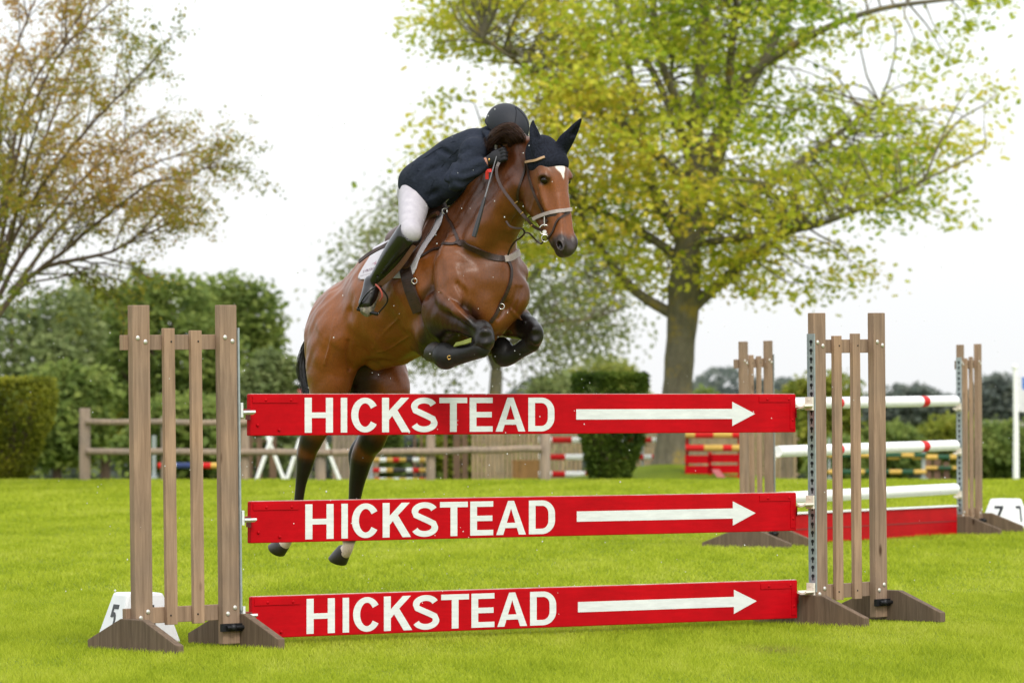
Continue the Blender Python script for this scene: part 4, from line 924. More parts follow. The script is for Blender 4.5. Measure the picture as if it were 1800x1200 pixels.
for sg in (1, -1):
    hf.ell(FH(.215,-.080,.052*sg), (.100,.036,.115), .035, HAXES)             # cheek plate
    hf.ell(FH(.165,.045,.080*sg), (.030,.020,.036), .02, HAXES)               # brow
    hf.ell(FH(.110,.030,.070*sg), (.030,.022,.030), .02, HAXES)
    hf.chain(FHC((.28,-.135,.042*sg,.030),(.36,-.090,.036*sg,.032),(.44,-.055,.026*sg,.032),(.50,-.040,.018*sg,.030)), .03)
    hf.chain(FHC((.215,.012,.086*sg,.012),(.27,.002,.080*sg,.012),(.33,-.008,.068*sg,.006)), .022)   # facial crest
    hf.ell(FH(.520,.018,.038*sg), (.036,.026,.044), .022, HAXES)              # nostril wing
    hf.chain(FHC((.29,.052,.028*sg,.010),(.38,.048,.030*sg,.010),(.46,.036,.034*sg,.009),(.52,.018,.036*sg,.006)), .025)       # nose edge
    hf.ell(FH(.300,.046,.082*sg), (.022,.016,.075), .04, HAXES, op='cut')     # hollow before the cheek
    hf.ell(FH(.186,.044,.098*sg), (.026,.015,.018), .012, HAXES, op='cut')    # eye socket
    hf.chain(FHC((.190,.014,.094*sg,.005),(.170,.026,.099*sg,.007),(.164,.046,.098*sg,.0075),(.172,.064,.088*sg,.006),(.186,.072,.080*sg,.004)), .014)   # upper lid
hf.ell(FH(.560,.002), (.042,.043,.036), .03, HAXES)                            # upper lip
hf.ell(FH(.555,-.034), (.030,.033,.032), .02, HAXES)                           # chin
for sg in (1, -1):
    hf.chain(FHC((.565,-.010,.045*sg,.006),(.53,-.024,.056*sg,.006),(.49,-.028,.056*sg,.004)), .008, op='cut')   # mouth
nq = march(hf, 985, 432)
for sg in (1, -1):
    c = nq*np.array((1, sg, 1)); ax_n = HFR*.55+np.array((0, -sg, 0))*.8; ax_n /= np.linalg.norm(ax_n); az = HAX-ax_n*(HAX@ax_n); az /= np.linalg.norm(az); az = az+HFR*.25; az -= ax_n*(az@ax_n); az /= np.linalg.norm(az)
    if sg > 0: hf.ell(c+ax_n*.010, (.013,.020,.034), .016, np.array([ax_n, np.cross(az, ax_n), az]), op='add')
    hf.ell(c+ax_n*.018, (.026,.0125,.024), .006, np.array([ax_n, np.cross(az, ax_n), az]), op='cut')
NOST = nq
# forelegs, folded
RF = HC((771,545,.215,.102),(794,557,.228,.080),(820,571,.224,.056),(845,588,.21,.051))
hf.chain(RF, .022, (SIDE,.88)); hf.chain(HC((762,580,.12,.11),(790,592,.11,.10)), .05)
hf.chain(HC((778,528,.275,.036),(805,548,.285,.030),(834,574,.255,.018)), .02)
hf.chain(HC((785,556,.325,.010),(808,568,.315,.010),(830,582,.285,.008)), .018, op='cut')
hf.ell(HP(852,583,.235), (.024,.032,.025), .024); hf.ell(HP(854,603,.23), (.022,.030,.022), .024)
RK = HC((846,580,.21,.052),(851,598,.212,.055),(844,612,.21,.046)); hf.chain(RK, .02)
RC = HC((845,610,.21,.043),(815,622,.225,.036),(788,626,.24,.040)); hf.chain(RC, .02)
RP = HC((788,626,.24,.044),(775,620,.245,.036)); hf.chain(RP, .02)
LF = HC((882,550,-.185,.110),(900,562,-.19,.098),(920,574,-.19,.070),(935,586,-.19,.052))
hf.chain(LF, .03, (SIDE,.88)); hf.chain(HC((878,563,-.18,.075),(902,577,-.185,.040)), .03)
hf.ell(HP(941,579,-.17), (.024,.032,.024), .024); hf.ell(HP(941,599,-.17), (.021,.028,.022), .024)
LK = HC((932,573,-.19,.048),(939,588,-.19,.053),(934,603,-.185,.045)); hf.chain(LK, .02)
LC = HC((932,606,-.185,.040),(912,618,-.165,.034),(893,626,-.15,.038)); hf.chain(LC, .02)
LP = HC((893,624,-.15,.042),(884,614,-.14,.036)); hf.chain(LP, .02)
# hind legs, pushed off behind
RH = HC((600,592,.15,.17),(578,640,.16,.142),(575,690,.17,.112),(560,740,.17,.088),(547,772,.17,.068)); hf.chain(RH, .05, (SIDE,.78), n=30)
hf.ell(HP(594,655,.15), (.085,.085,.14), .06)
RHk = HC((548,768,.17,.056),(539,798,.17,.052),(535,820,.17,.043),(529,850,.17,.030),(524,888,.17,.026),(519,915,.17,.031),(516,928,.17,.036)); hf.chain(RHk, .025)
hf.chain(HC((541,760,.17,.022),(530,790,.17,.024),(530,822,.17,.020)), .02)
RHp = HC((516,928,.17,.036),(507,945,.17,.030),(500,955,.17,.034)); hf.chain(RHp, .02)
LH = HC((640,592,-.15,.17),(670,645,-.16,.146),(687,692,-.17,.119),(668,738,-.17,.090),(655,772,-.17,.078)); hf.chain(LH, .05, (SIDE,.78), n=30)
hf.chain(HC((636,640,-.06,.12),(644,690,-.09,.10),(652,720,-.13,.07)), .05)
LHk = HC((654,768,-.17,.070),(638,800,-.17,.064),(632,825,-.17,.053),(627,850,-.17,.043),(623,880,-.17,.034),(618,915,-.17,.034),(614,942,-.17,.039)); hf.chain(LHk, .025)
hf.chain(HC((640,762,-.17,.022),(622,794,-.17,.028),(622,825,-.17,.023)), .02)
LHp = HC((614,942,-.17,.038),(612,960,-.17,.031),(606,970,-.17,.036)); hf.chain(LHp, .02)
# folds at flank, sheath
hf.chain(HC((612,548,.26,.010),(608,600,.30,.016),(611,650,.30,.012)), .04, op='cut')
hf.chain(HC((706,632,0,.03),(665,636,0,.045)), .05)
# creases of skin and a few raised veins
for P in (((917,506),(912,526),(904,546)), ((909,506),(903,526),(893,544)), ((913,366),(906,382),(898,398)), ((762,470),(760,500),(752,525)), ((612,600),(611,625),(616,648)), ((872,592),(884,590),(896,584)), ((876,560),(884,548),(888,532))):
    Q = [march(hf, *p) for p in P]
    if all(q is not None for q in Q): hf.chain(np.array([[*q, .006] for q in Q]), .020, op='cut')
for P in (((937,334),(946,352),(953,372)), ((944,343),(938,358),(934,372)), ((776,512),(792,528),(806,546),(822,562)), ((700,560),(675,585),(655,612)), ((800,470),(808,495),(812,516)), ((590,560),(580,600),(572,640)), ((898,545),(910,556),(922,566)), ((720,590),(690,610),(664,618))):
    Q = [march(hf, *p) for p in P]
    if all(q is not None for q in Q): hf.chain(np.array([[*q, .0035] for q in Q]), .012)
hV, hF = hf.mesh(); hV = relax(hV, hF, 3)
def vnormals(V, F):
    n = np.zeros_like(V); fn = np.cross(V[F[:, 1]]-V[F[:, 0]], V[F[:, 3]]-V[F[:, 0]])
    for k in range(4): n += np.stack([np.bincount(F[:, k], fn[:, d], len(V)) for d in range(3)], 1)
    return n/(np.linalg.norm(n, axis=1)[:, None]+1e-12)
_r = np.random.default_rng(8); _d = np.zeros(len(hV))
for wl, am in ((.24, .0030), (.13, .0022), (.07, .0011)):
    for _ in range(5):
        kk = _r.normal(0, 1, 3); kk /= np.linalg.norm(kk); _d += am*.55*np.sin(hV@kk*6.283/wl/_r.uniform(.8, 1.3)+_r.uniform(0, 6.28)+1.5*np.sin(hV@_r.normal(0, 1, 3)*4))
_w = sstep(hV[:, 0], .42, .30)*sstep(hV[:, 2], 1.25, 1.45)
hV = hV+vnormals(hV, hF)*(_d*_w)[:, None]

# coat colours (linear): bay body, black points, dark muzzle, white star and hind pasterns; painted shade at elbow, inner thigh and nostrils
def pix0(V):
    w = V@np.array(HM.to_3x3()).T+np.array(HM.translation); return 900+FPX*w[:, 0]/w[:, 1]
def coat(V):
    n = len(V)
    nzv = sum(np.sin(V@np.array(k)+p)*w for k, p, w in (((7,3,5),0,.3),((-4,9,6),1,.3),((13,-8,11),2,.2),((31,22,-17),3,.14),((-50,37,41),4,.1),((90,-71,66),5,.07)))
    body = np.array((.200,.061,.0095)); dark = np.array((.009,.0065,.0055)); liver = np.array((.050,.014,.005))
    C = np.tile(body, (n, 1)); C = C*(1+.22*nzv[:, None])
    def mix(w, c):
        nonlocal C
        w = np.clip(w, 0, 1)[:, None]; C = C*(1-w)+np.asarray(c)*w
    # darker neck, shoulder tops and forearms
    mix(.50*sstep(V[:, 0], -.30, .12), (.090,.030,.009)); mix(.35*sstep(nzv, .2, .9), liver)
    d, p = dist_chain(V, HC((800,420,0,.2),(862,372,0,.17),(935,285,0,.12))); mix(.62*sstep(d, .08, -.04), liver)
    d, p = dist_chain(V, np.vstack([RF+np.array((0,0,0,.02)), RF[-1:]])); mix(sstep(d, .05, .0)*(.8+.5*p), liver*.62); mix(sstep(d, .03, .0)*sstep(p, .35, .8), dark)
    d, p = dist_chain(V, LF); mix(sstep(d, .03, .0)*.5*sstep(p, .3, .8), liver); mix(sstep(d, .03, .0)*sstep(p, .55, .95), dark)
    d, p = dist_chain(V, HC((640,630,-.02,.11),(646,695,-.08,.10),(648,730,-.10,.05))); mix(.96*sstep(d, .035, -.02)*sstep(V[:,1], -.12, -.04)*sstep(pix0(V), 690, 640), dark*.8)  # shade between the thighs, painted into the coat colour
    for ch in (RK, RC, RP, LK, LC, LP):
        d, p = dist_chain(V, ch); mix(sstep(d, .055, .02), dark)
    for ch in (RHk, LHk):
        d, p = dist_chain(V, ch); mix(sstep(d, .045, .0)*sstep(p, .0, .28), dark)
    for ch in (HC((541,760,.17,.03),(530,790,.17,.03),(531,822,.17,.03)), HC((640,762,-.17,.03),(622,794,-.17,.03),(624,825,-.17,.03))):
        d, p = dist_chain(V, ch); mix(sstep(d, .03, .0), dark)
    for ch in (RH, LH):
        d, p = dist_chain(V, ch); mix(sstep(d, .03, -.01)*sstep(p, .78, 1.0), dark)
    d, p = dist_chain(V, HC((765,612,0,.07),(770,600,.24,.07),(800,606,.2,.06))); mix(.95*sstep(d, .09, .0), dark)  # black of the leg plus painted shade behind the elbow and under the chest
    # head
    rel = V-HPOLL; t = rel@HAX; o = rel@HFR; s_ = -V[:, 1]
    near = (np.abs(s_) < .14) & (t > -.1) & (t < .66) & (o > -.2) & (o < .2)
    hd = near*1.0
    mix(hd*sstep(t, .13, .22)*sstep(o, -.03, .03)*.75, (.205,.060,.0105))
    mix(hd*.45*sstep(o, -.02, -.10), liver)
    mix(hd*np.maximum(sstep(t+.3*(np.abs(s_)), .47, .53), sstep(np.sqrt(((t-.525)/.045)**2+((o-.04)/.035)**2+((np.abs(s_)-.06)/.04)**2), 1.3, .7))*.95, (.014,.011,.010))
    mix(hd*.35*sstep(t, .545, .57), (.06,.05,.045))
    de = np.sqrt(((t-.186)/.030)**2+((o-.045)/.034)**2+((np.abs(s_)-.085)/.035)**2); mix(hd*.75*sstep(de, 1.35, .75), dark)
    st = np.abs(s_-.002+.12*(t-.15))/(.010+.020*sstep(t, .180, .135)); st2 = np.abs(t-.150)/.050
    mix(hd*(o > .02)*sstep(np.sqrt(st**2+st2**2)+.5*(nzv), 1.15, .8), (.75,.70,.64))
    for sg in (1, -1):
        dn = np.linalg.norm(V-NOST*np.array((1, sg, 1)), axis=1); mix(sstep(dn, .022, .012)*.9, (.003,.002,.002))  # dark of the nostril hollows painted into the colour
    for ch, a, b in ((RHk[-1:], 0, 0), (LHk[-1:], 0, 0)): pass
    d, p = dist_chain(V, LHp); mix(sstep(d, .016, .002)*sstep(p, .15, .4), (.62,.52,.45))
    d, p = dist_chain(V, RHp); mix(sstep(d, .016, .002)*sstep(p, .15, .4), (.62,.52,.45))
    return np.hstack([C, np.ones((n, 1))])

def mat_coat():
    m, nt, b = nodes('bay horse coat'); a = N(nt, 'ShaderNodeVertexColor', layer_name='Col')
    f = noise_tex(nt, 220, 3, .7, stretch=(1, 1, .35)); c = ramp(nt, f, [(.3, (.72,.72,.72)), (.7, (1.15,1.12,1.08))])
    nt.links.new(mixc(nt, 1.0, a.outputs['Color'], c, 'MULTIPLY'), b.inputs['Base Color'])
    b.inputs['Roughness'].default_value = .34; b.inputs['Specular IOR Level'].default_value = .38
    f2 = noise_tex(nt, 34, 7, .72, stretch=(1, 1, .45)); bump(nt, b, f2, .30, .009); return m
M_coat = mat_coat()
M_black = mat_basic('black hair', (.012,.010,.010), (.006,.005,.005), .5, 60, bmp=.3)
horse = tag(empty('horse', (HX, HYY, 0), HROT), 'bay horse with black legs and white star jumping over the red planks', 'horse')
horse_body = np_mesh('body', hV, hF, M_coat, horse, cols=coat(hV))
def bvh_of(V, F): return BVHTree.FromPolygons([Vector(v) for v in V], [list(map(int, f)) for f in F])
hbvh = bvh_of(hV, hF)
def hit(px, py, bv=None, off=0.0):
    """local point of the modelled surface along the line of sight of that pixel"""
    o = HMI @ Vector((0, 0, CAMH)); q = HMI @ at(px, py, 26.0); d = (q-o).normalized()
    r = (bv or hbvh).ray_cast(o, d, 60)
    if r[0] is None:
        r = (bv or hbvh).find_nearest(q)
    return r[0]+r[1]*off
# ------------------------------------------------------------------ horse: eyes, hooves, tail, mane, bonnet, boots
def Hloc(v): return np.asarray(v, float)
M_eye = mat_basic('dark eye', (.010,.005,.003), rough=.12, spec=.35)
M_hoof = mat_basic('hoof horn', (.030,.024,.020), (.012,.010,.009), .45, 30, bmp=.15)
for sg in (1, -1):
    m = MB(); m.ball(FH(.188,.038,.0775*sg), .0205, seg=20, rings=12); m.build('eye', M_eye, horse)
def cone_hoof(c0, c1, r0, r1, name='hoof', fl=.9, toe=None):
    c0 = np.asarray(c0); c1 = np.asarray(c1); ax = (c1-c0)/np.linalg.norm(c1-c0)
    toe = np.asarray(toe if toe is not None else (1, 0, 0), float); toe = toe-ax*(toe@ax); toe /= np.linalg.norm(toe); sd = np.cross(ax, toe)
    rows = [(-.10, .0005), (-.07, r0*.60), (0, r0*.90), (.06, r0*1.0), (.5, (r0+r1)/2), (.96, r1), (1.0, r1*.96), (1.0, r1*.8), (.86, r1*.45), (.85, .0005)]
    V = []; n = 28
    for t, r in rows:
        for k in range(n):
            a = 2*math.pi*k/n; ca, sa = math.cos(a), math.sin(a)
            fwd = r*(1.12 if ca > 0 else .88)
            V.append(c0+(c1-c0)*t+toe*(ca*fwd+.35*t*r0)+sd*sa*r*fl + ax*(.010*ca if t > .9 else 0))
    F = [(i*n+k, i*n+(k+1) % n, (i+1)*n+(k+1) % n, (i+1)*n+k) for i in range(len(rows)-1) for k in range(n)]
    return np_mesh(name, V, np.array(F), M_hoof, horse)
cone_hoof(HP(500,955,.17), HP(488,972,.17), .040, .055, toe=HP(485,960,.17)-HP(500,960,.17)+np.array((-.02,0,-.02)))
cone_hoof(HP(607,965,-.17), HP(596,990,-.17), .042, .057, toe=HP(585,975,-.17)-HP(607,975,-.17)+np.array((-.02,0,-.02)))
cone_hoof(HP(781,622,.245), HP(760,610,.245), .046, .058, toe=(0,0,-1))
cone_hoof(HP(887,616,-.14), HP(873,604,-.13), .044, .056, toe=(0,0,-1))
# hair strands
def strands(name, roots, ctrl, n, w, mat, parent, spread, seed=1, seg=8, taper=True):
    """n flat tapered strands; ctrl(u) -> list of control points for root parameter u in 0..1"""
    rng = np.random.default_rng(seed); V = []; F = []
    for i in range(n):
        u = rng.random(); P = np.array(ctrl(u, rng), float); P[:, :3] += rng.normal(0, 1, 3)*spread*0.35
        P[1:] += np.cumsum(rng.normal(0, 1, (len(P)-1, 3))*spread*.45, 0)
        Q = catmull(P, seg); T = np.gradient(Q, axis=0); T /= np.linalg.norm(T, axis=1)[:, None]+1e-9
        d = rng.normal(0, 1, 3); S_ = np.cross(T, d); S_ /= np.linalg.norm(S_, axis=1)[:, None]+1e-9
        wd = w*(.6+.8*rng.random())*np.linspace(1, .15 if taper else 1, seg)[:, None]
        b = len(V)
        for k in range(seg): V.append(Q[k]-S_[k]*wd[k]); V.append(Q[k]+S_[k]*wd[k])
        F += [(b+2*k, b+2*k+1, b+2*k+3, b+2*k+2) for k in range(seg-1)]
    return np_mesh(name, np.array(V), np.array(F), mat, parent)
M_mane = mat_basic('mane hair', (.075,.036,.022), (.016,.008,.006), .42, 40, spec=.2)
M_tail = mat_basic('tail hair', (.012,.009,.008), (.005,.004,.004), .42, 40)
def tail_c(u, rng):
    k = rng.normal(0, 1, 2)
    return [HP(556+k[0]*2,578,0+.02*k[1]), HP(541+k[0]*2,600,.01+.02*k[1]), HP(531+k[0]*3,632,.02+.02*k[1]), HP(532+k[0]*4,660,.03*k[1]), HP(540+k[0]*4,692+8*rng.random(),.03*k[1]), HP(548+5*k[0],725+25*rng.random(),.03*k[1])]
tl = strands('tail', None, tail_c, 420, .0022, M_tail, horse, .006, 3, 10)
# the neck's dark mane, thrown up over the crest and the rider's face
def mane_c(u, rng):
    k = rng.normal(0, 1, 3)
    if u < .72:      # the thick flying lock over the crest
        a = rng.random(); q = rng.random()*2-1
        r0 = HP(928-36*a, 262+14*a+2*q, -.01+.015*k[0])
        return [r0, HP(921-28*a, 240+8*a+6*q, .01+.03*k[1]), HP(905-26*a, 226+6*a+9*q, .03+.03*k[1]), HP(884-18*a, 229+8*a+11*q, .05+.03*k[1]), HP(868-10*a, 243+6*a+12*q, .06+.03*k[1]), HP(858-4*a+5*k[2], 256+4*a+12*q, .06+.03*k[0])]
    a = (u-.72)/.28  # the rest lies along the far side of the crest
    r0 = HP(900-78*a, 268+88*a, .0)
    return [r0, HP(895-78*a+2*k[0], 264+86*a, -.04), HP(900-76*a+3*k[1], 274+88*a, -.10), HP(905-70*a+4*k[2], 300+85*a, -.14)]
mn = strands('mane', None, mane_c, 6500, .0012, M_mane, horse, .0030, 5, 14)
lf = Field(HP(892,245,.02)-.22, HP(892,245,.02)+.22, .005); lf.chain(HC((930,258,0,.026),(910,241,.02,.038),(888,241,.04,.036),(870,251,.05,.016)), .02); V, F = lf.mesh(); np_mesh('mane_lock', relax(V, F, 2), F, M_mane, mn)
def forelock(u, rng):
    k = rng.normal(0, 1, 2); return [FH(.03,.05,.01*k[0]), FH(.08,.095,.02*k[0]), FH(.12+.02*k[1],.10,.02*k[0])]
# ear bonnet: knitted dark navy cap with ear sleeves
bf = Field((-.2,-.35,2.2), (.75,.35,2.9), .004)
bf.ell(FH(.035,-.015), (.096,.096,.115), .02, HAXES)
bf.ell(FH(.085,.012), (.100,.104,.088), .03, HAXES)
bf.ell(FH(.105,.060), (.048,.074,.040), .03, HAXES)          # padded scalloped front
for sg, P in ((1, ((947,277,.070,.040),(944,258,.075,.047),(940,240,.078,.040),(937,225,.080,.025),(937,214,.081,.009))),
              (-1, ((985,268,-.060,.034),(992,252,-.064,.043),(1003,237,-.068,.033),(1013,222,-.074,.021),(1021,210,-.078,.007)))):
    C = HC(*P); bf.chain(C, .02, (np.array((1,.25*sg,0)), .5), n=14)
    C2 = C.copy(); C2[:, :3] += np.array((.024, 0, 0)); C2[:, 3] *= .5
    bf.chain(C2[2:4], .012, op='cut')
bf.ell(FH(.245,.02), (.3,.3,.115), .010, HAXES, op='cut')     # lower edge
bV, bF = bf.mesh(); bV = relax(bV, bF, 2)
m, nt, b = nodes('navy crochet'); tcn = N(nt, 'ShaderNodeTexCoord'); vo = N(nt, 'ShaderNodeTexVoronoi', Scale=150.0)
nt.links.new(tcn.outputs['Object'], vo.inputs['Vector'])
nt.links.new(ramp(nt, vo.outputs['Distance'], [(.1, (.016,.020,.032)), (.7, (.004,.005,.009))]), b.inputs['Base Color'])
b.inputs['Roughness'].default_value = .85; b.inputs['Specular IOR Level'].default_value = .15; bump(nt, b, vo.outputs['Distance'], -.6, .006); M_knit = m
bonnet = np_mesh('ear_bonnet', bV, bF, M_knit, horse)
# rolled hem of the bonnet
bbv = bvh_of(bV, bF)
# ------------------------------------------------------------------ the rider, crouched over the withers
M_skin = mat_basic('skin', (.42,.20,.13), (.36,.16,.10), .5, 30, spec=.35)
M_hair = mat_basic('brown hair', (.045,.022,.012), (.02,.010,.006), .45, 60)
M_coatn = mat_basic('navy show jacket cloth', (.023,.028,.041), (.014,.018,.029), .92, 90, bmp=.12, bdist=.002, spec=.12)
_nt = M_coatn.node_tree; _b = _nt.nodes['Principled BSDF']; bump(_nt, _b, noise_tex(_nt, 11, 5, .6, stretch=(1, .6, 1.6)), .55, .02)
M_breech = mat_basic('white breeches', (.47,.45,.48), (.38,.36,.40), .8, 25, bmp=.08, spec=.2)
M_boot = mat_basic('black boot leather', (.009,.008,.008), (.005,.005,.005), .22, 25, bmp=.10, spec=.6)
M_glove = mat_basic('dark riding gloves', (.010,.010,.014), (.006,.006,.009), .8, 60, bmp=.2)
M_helm = mat_basic('matt navy helmet shell', (.016,.018,.024), (.012,.014,.019), .62, 200, bmp=.10, bdist=.001, spec=.3)
M_helm2 = mat_basic('helmet centre strip', (.010,.011,.015), (.008,.009,.012), .75, 200, spec=.2)
M_gold = mat_basic('brass', (.60,.38,.12), (.5,.3,.09), .28, 40, metal=1)
M_white = mat_basic('white cotton', (.72,.71,.72), (.66,.65,.67), .85, 40, bmp=.1)
person = tag(empty('person', (HX, HYY, 0), HROT), 'rider in navy jacket, white breeches and dark helmet crouched over the neck of the horse', 'person')
# body: one continuous figure
RHEAD = HP(893,232,-.035)
rf = Field((-.80,-.55,1.30), (.45,.50,2.85), .007)
SH_R, SH_L = HP(832,266,.15), HP(866,266,-.19)
EL_R, EL_L = HP(801,316,.27), HP(890,318,-.33)
WR_R, WR_L = HP(858,283,.14), HP(905,285,-.16)
HIP = HP(748,322,0)
def ctr(*a): return np.array([[*p, r] for p, r in a])
rf.chain(ctr((HP(748,338,0),.105),(HP(772,310,0),.095),(HP(800,288,0),.10),(HP(835,268,0),.09)), .05, n=14)
rf.chain(ctr((SH_R,.050),((SH_R+SH_L)/2,.065),(SH_L,.050)), .05)
rf.chain(ctr(((SH_R+SH_L)/2,.065),(HP(872,240,-.03),.052)), .03)
rf.ell(RHEAD, (.095,.075,.115), .02)
rf.ell(RHEAD+np.array((.035,0,-.055)), (.055,.055,.065), .02)
rf.ell(RHEAD+np.array((.095,0,-.03)), (.018,.012,.022), .01)      # nose
for sg in (1,-1): rf.ell(RHEAD+np.array((.0,.076*sg,-.02)), (.018,.008,.03), .006)
for S_, E_, W_ in ((SH_R,EL_R,WR_R),(SH_L,EL_L,WR_L)):
    rf.chain(ctr((S_,.042),((S_+E_)/2,.038),(E_,.032)), .03); rf.chain(ctr((E_,.032),(E_*.6+W_*.4,.030),(W_,.024)), .015)
# legs
KN_R, AN_R = HP(722,409,.34), HP(657,497,.34)
KN_L, AN_L = HP(800,425,-.34), HP(760,510,-.33)
for K_, A_, H_, T_ in ((KN_R, AN_R, HP(742,338,.12), HP(644,535,.37)), (KN_L, AN_L, HP(775,345,-.13), HP(750,545,-.36))):
    rf.chain(ctr((H_,.055),(H_*.5+K_*.5,.045),(K_,.035)), .05)
    rf.chain(ctr((K_,.045),(K_*.6+A_*.4,.045),(K_*.2+A_*.8,.030),(A_,.026)), .02); rf.chain(ctr((A_,.026),((A_+T_)/2,.024),(T_,.020)), .015)
rV, rF = rf.mesh(); rV = relax(rV, rF, 1)
def hands(parent, mat):
    """both gloved hands on the rein: palm, thumb and four bent fingers"""
    for W_, sg in ((WR_R, 1), (WR_L, -1)):
        f = Field(W_-.16, W_+.20, .003)
        fw = np.array((.80, .30*sg, .28)); fw /= np.linalg.norm(fw); sd = np.array((0, -sg, 0.)); sd = sd-fw*(sd@fw); sd /= np.linalg.norm(sd); dn = np.cross(fw, sd)*sg
        if dn[2] > 0: dn = -dn
        pc = W_+fw*.045
        f.chain(ctr((W_-fw*.02,.028),(W_,.027),(pc,.036)), .01, (sd,.8)); f.ell(pc+fw*.015, (.036,.026,.040), .01, np.array([fw, sd, dn]))
        for i in range(4):
            b = pc+fw*.042+dn*(-.027+.018*i)+sd*.006; L = (.034,.038,.036,.029)[i]
            p1 = b+fw*L*.6+sd*.006; p2 = p1+(fw*-.1-sd*.95)*L*.75; p3 = p2+(-fw*.9-sd*.2)*L*.6
            f.chain(ctr((b,.0105),(p1,.0098),(p2,.0092),(p3,.0082)), .004, n=10)
        tb = pc-dn*.030-sd*.008; f.chain(ctr((tb-fw*.01,.013),(tb+fw*.025-dn*.006-sd*.008,.0115),(tb+fw*.05-sd*.022,.0095)), .006, n=8)
        V, F = f.mesh(); np_mesh('glove', relax(V, F, 1), F, mat, parent)
np_mesh('body', rV, rF, M_skin, person)
hands(person, M_glove)
# breeches
bf2 = Field((-.70,-.52,1.55), (.40,.45,2.55), .0065)
bf2.chain(ctr((HP(742,340,0),.135),(HP(768,314,0),.125)), .05)
for sg in (1,-1): bf2.ell(HP(738,336,.08*sg) if sg > 0 else HP(752,330,-.08), (.115,.10,.11), .05)
for K_, A_, H_ in ((KN_R, AN_R, HP(740,340,.13)), (KN_L, AN_L, HP(775,345,-.13))):
    R_leg = K_ is KN_R
    bf2.chain(ctr((HP(729,346,.15),.088),(HP(725,376,.24),.075),(HP(722,398,.31),.062),(K_,.052)) if R_leg else ctr((H_,.098),((H_+K_)/2,.080),(K_,.060)), .04, n=12)
    bf2.chain(ctr((K_,.055),(K_*.72+A_*.28,.050)), .02)
V, F = bf2.mesh(); np_mesh('breeches', relax(V, F, 2), F, M_breech, person)
# boots with foot, heel and sole
for K_, A_, T_, sg in ((KN_R, AN_R, HP(644,533,.385), 1), (KN_L, AN_L, HP(750,545,-.36), -1)):
    f = Field(np.minimum(np.minimum(K_, A_), T_)-.14, np.maximum(np.maximum(K_, A_), T_)+.14, .005)
    f.chain(ctr((K_*.93+A_*.07,.073),(K_*.7+A_*.3,.069),(K_*.42+A_*.58,.058),(K_*.12+A_*.88,.042),(A_,.043)), .015, n=16)
    f.chain(ctr((A_+np.array((-.02,0,0)),.040),(A_*.5+T_*.5,.045),(T_,.042)), .02, (np.array((.65,.76,0)),1.0), n=8)
    f.ell(A_+(A_-T_)*.28+np.array((0,0,-.03)), (.036,.032,.034), .02)
    for q in (.15,.24,.33): f.chain(ctr((A_*(1-q)+K_*q+np.array((.03,-.03*sg,0)),.006),(A_*(1-q)+K_*q+np.array((.055,.01*sg,.01)),.006)), .012, op='cut')
    f.cone(K_*1.30-A_*.30, K_, .12, .062, .004, op='cut')
    V, F = f.mesh(); bt = np_mesh('boot', relax(V, F, 1), F, M_boot, person)
    m = MB(); d = (T_-A_)/np.linalg.norm(T_-A_)
    m.tube([A_-d*.045+np.array((0,0,-.045)), A_+d*.02+np.array((0,0,-.045)), T_+np.array((0,0,-.040)), T_+d*.036+np.array((0,0,-.024))], [.026,.034,.041,.026], 12)
    m.build('sole', mat_basic('boot sole', (.30,.27,.20), (.06,.055,.045), .8, 60), bt)
# jacket
jf = Field((-.75,-.50,1.75), (.42,.50,2.85), .006)
jf.chain(ctr((HP(748,330,0),.140),(HP(772,306,0),.132),(HP(802,286,0),.140),(HP(834,268,0),.128)), .05, n=14)
jf.chain(ctr((SH_R,.070),((SH_R+SH_L)/2+np.array((-.01,0,0)),.092),(SH_L,.070)), .05)
jf.chain(ctr(((SH_R+SH_L)/2,.080),(HP(862,242,-.02),.066)), .03)
for S_, E_, W_ in ((SH_R,EL_R,WR_R),(SH_L,EL_L,WR_L)):
    arm = ctr((S_,.070),((S_+E_)/2,.064),(E_,.057)); A2 = arm.copy(); A2[:, 3] += .016; jf.chain(A2[1:], .012, op='cut', n=8); A3 = ctr((E_,.066),(E_*.5+W_*.5,.060)); jf.chain(A3, .012, op='cut', n=6); jf.chain(arm, .010, n=8); jf.chain(ctr((E_,.057),(E_*.6+W_*.4,.051),(E_*.08+W_*.92,.037)), .016, n=8)
# skirt of the jacket spread over the seat and down over the saddle front
jf.chain(ctr((HP(745,322,.10),.115),(HP(758,338,.12),.085)), .05); jf.chain(ctr((HP(742,322,.05),.110),(HP(728,318,.10),.080),(HP(720,320,.10),.055)), .05)
jf.chain(ctr((HP(760,310,.10),.12),(HP(790,325,.10),.075)), .05); jf.chain(ctr((HP(770,315,-.10),.12),(HP(800,335,-.13),.08)), .05)
# folds: shallow creases along the surface
_V, _F = jf.mesh(); _bv = bvh_of(_V, _F)
def jf_pts(P):
    return np.array([[*(hit(a, b, _bv, .004)), .010] for a, b in P])
for P in (((805,268),(775,290),(748,305)), ((790,322),(770,335),(752,345)), ((762,272),(742,288),(728,310)), ((806,270),(794,292),(786,318)),
          ((822,262),(805,275),(800,300)),((848,292),(830,300),(812,305)),((835,315),(815,322),(800,318)),((772,262),(792,272),(805,285))):
    jprov = jf_pts(P); jf.chain(jprov, .024, op='cut', n=8)
cutp = ctr((WR_R*1.12-EL_R*.12,.05),(WR_R*1.4-EL_R*.4,.06)); jf.chain(cutp, .003, op='cut')
V, F = jf.mesh(); jV = relax(V, F, 2); jk = np_mesh('jacket', jV, F, M_coatn, person); jbv = bvh_of(jV, F)
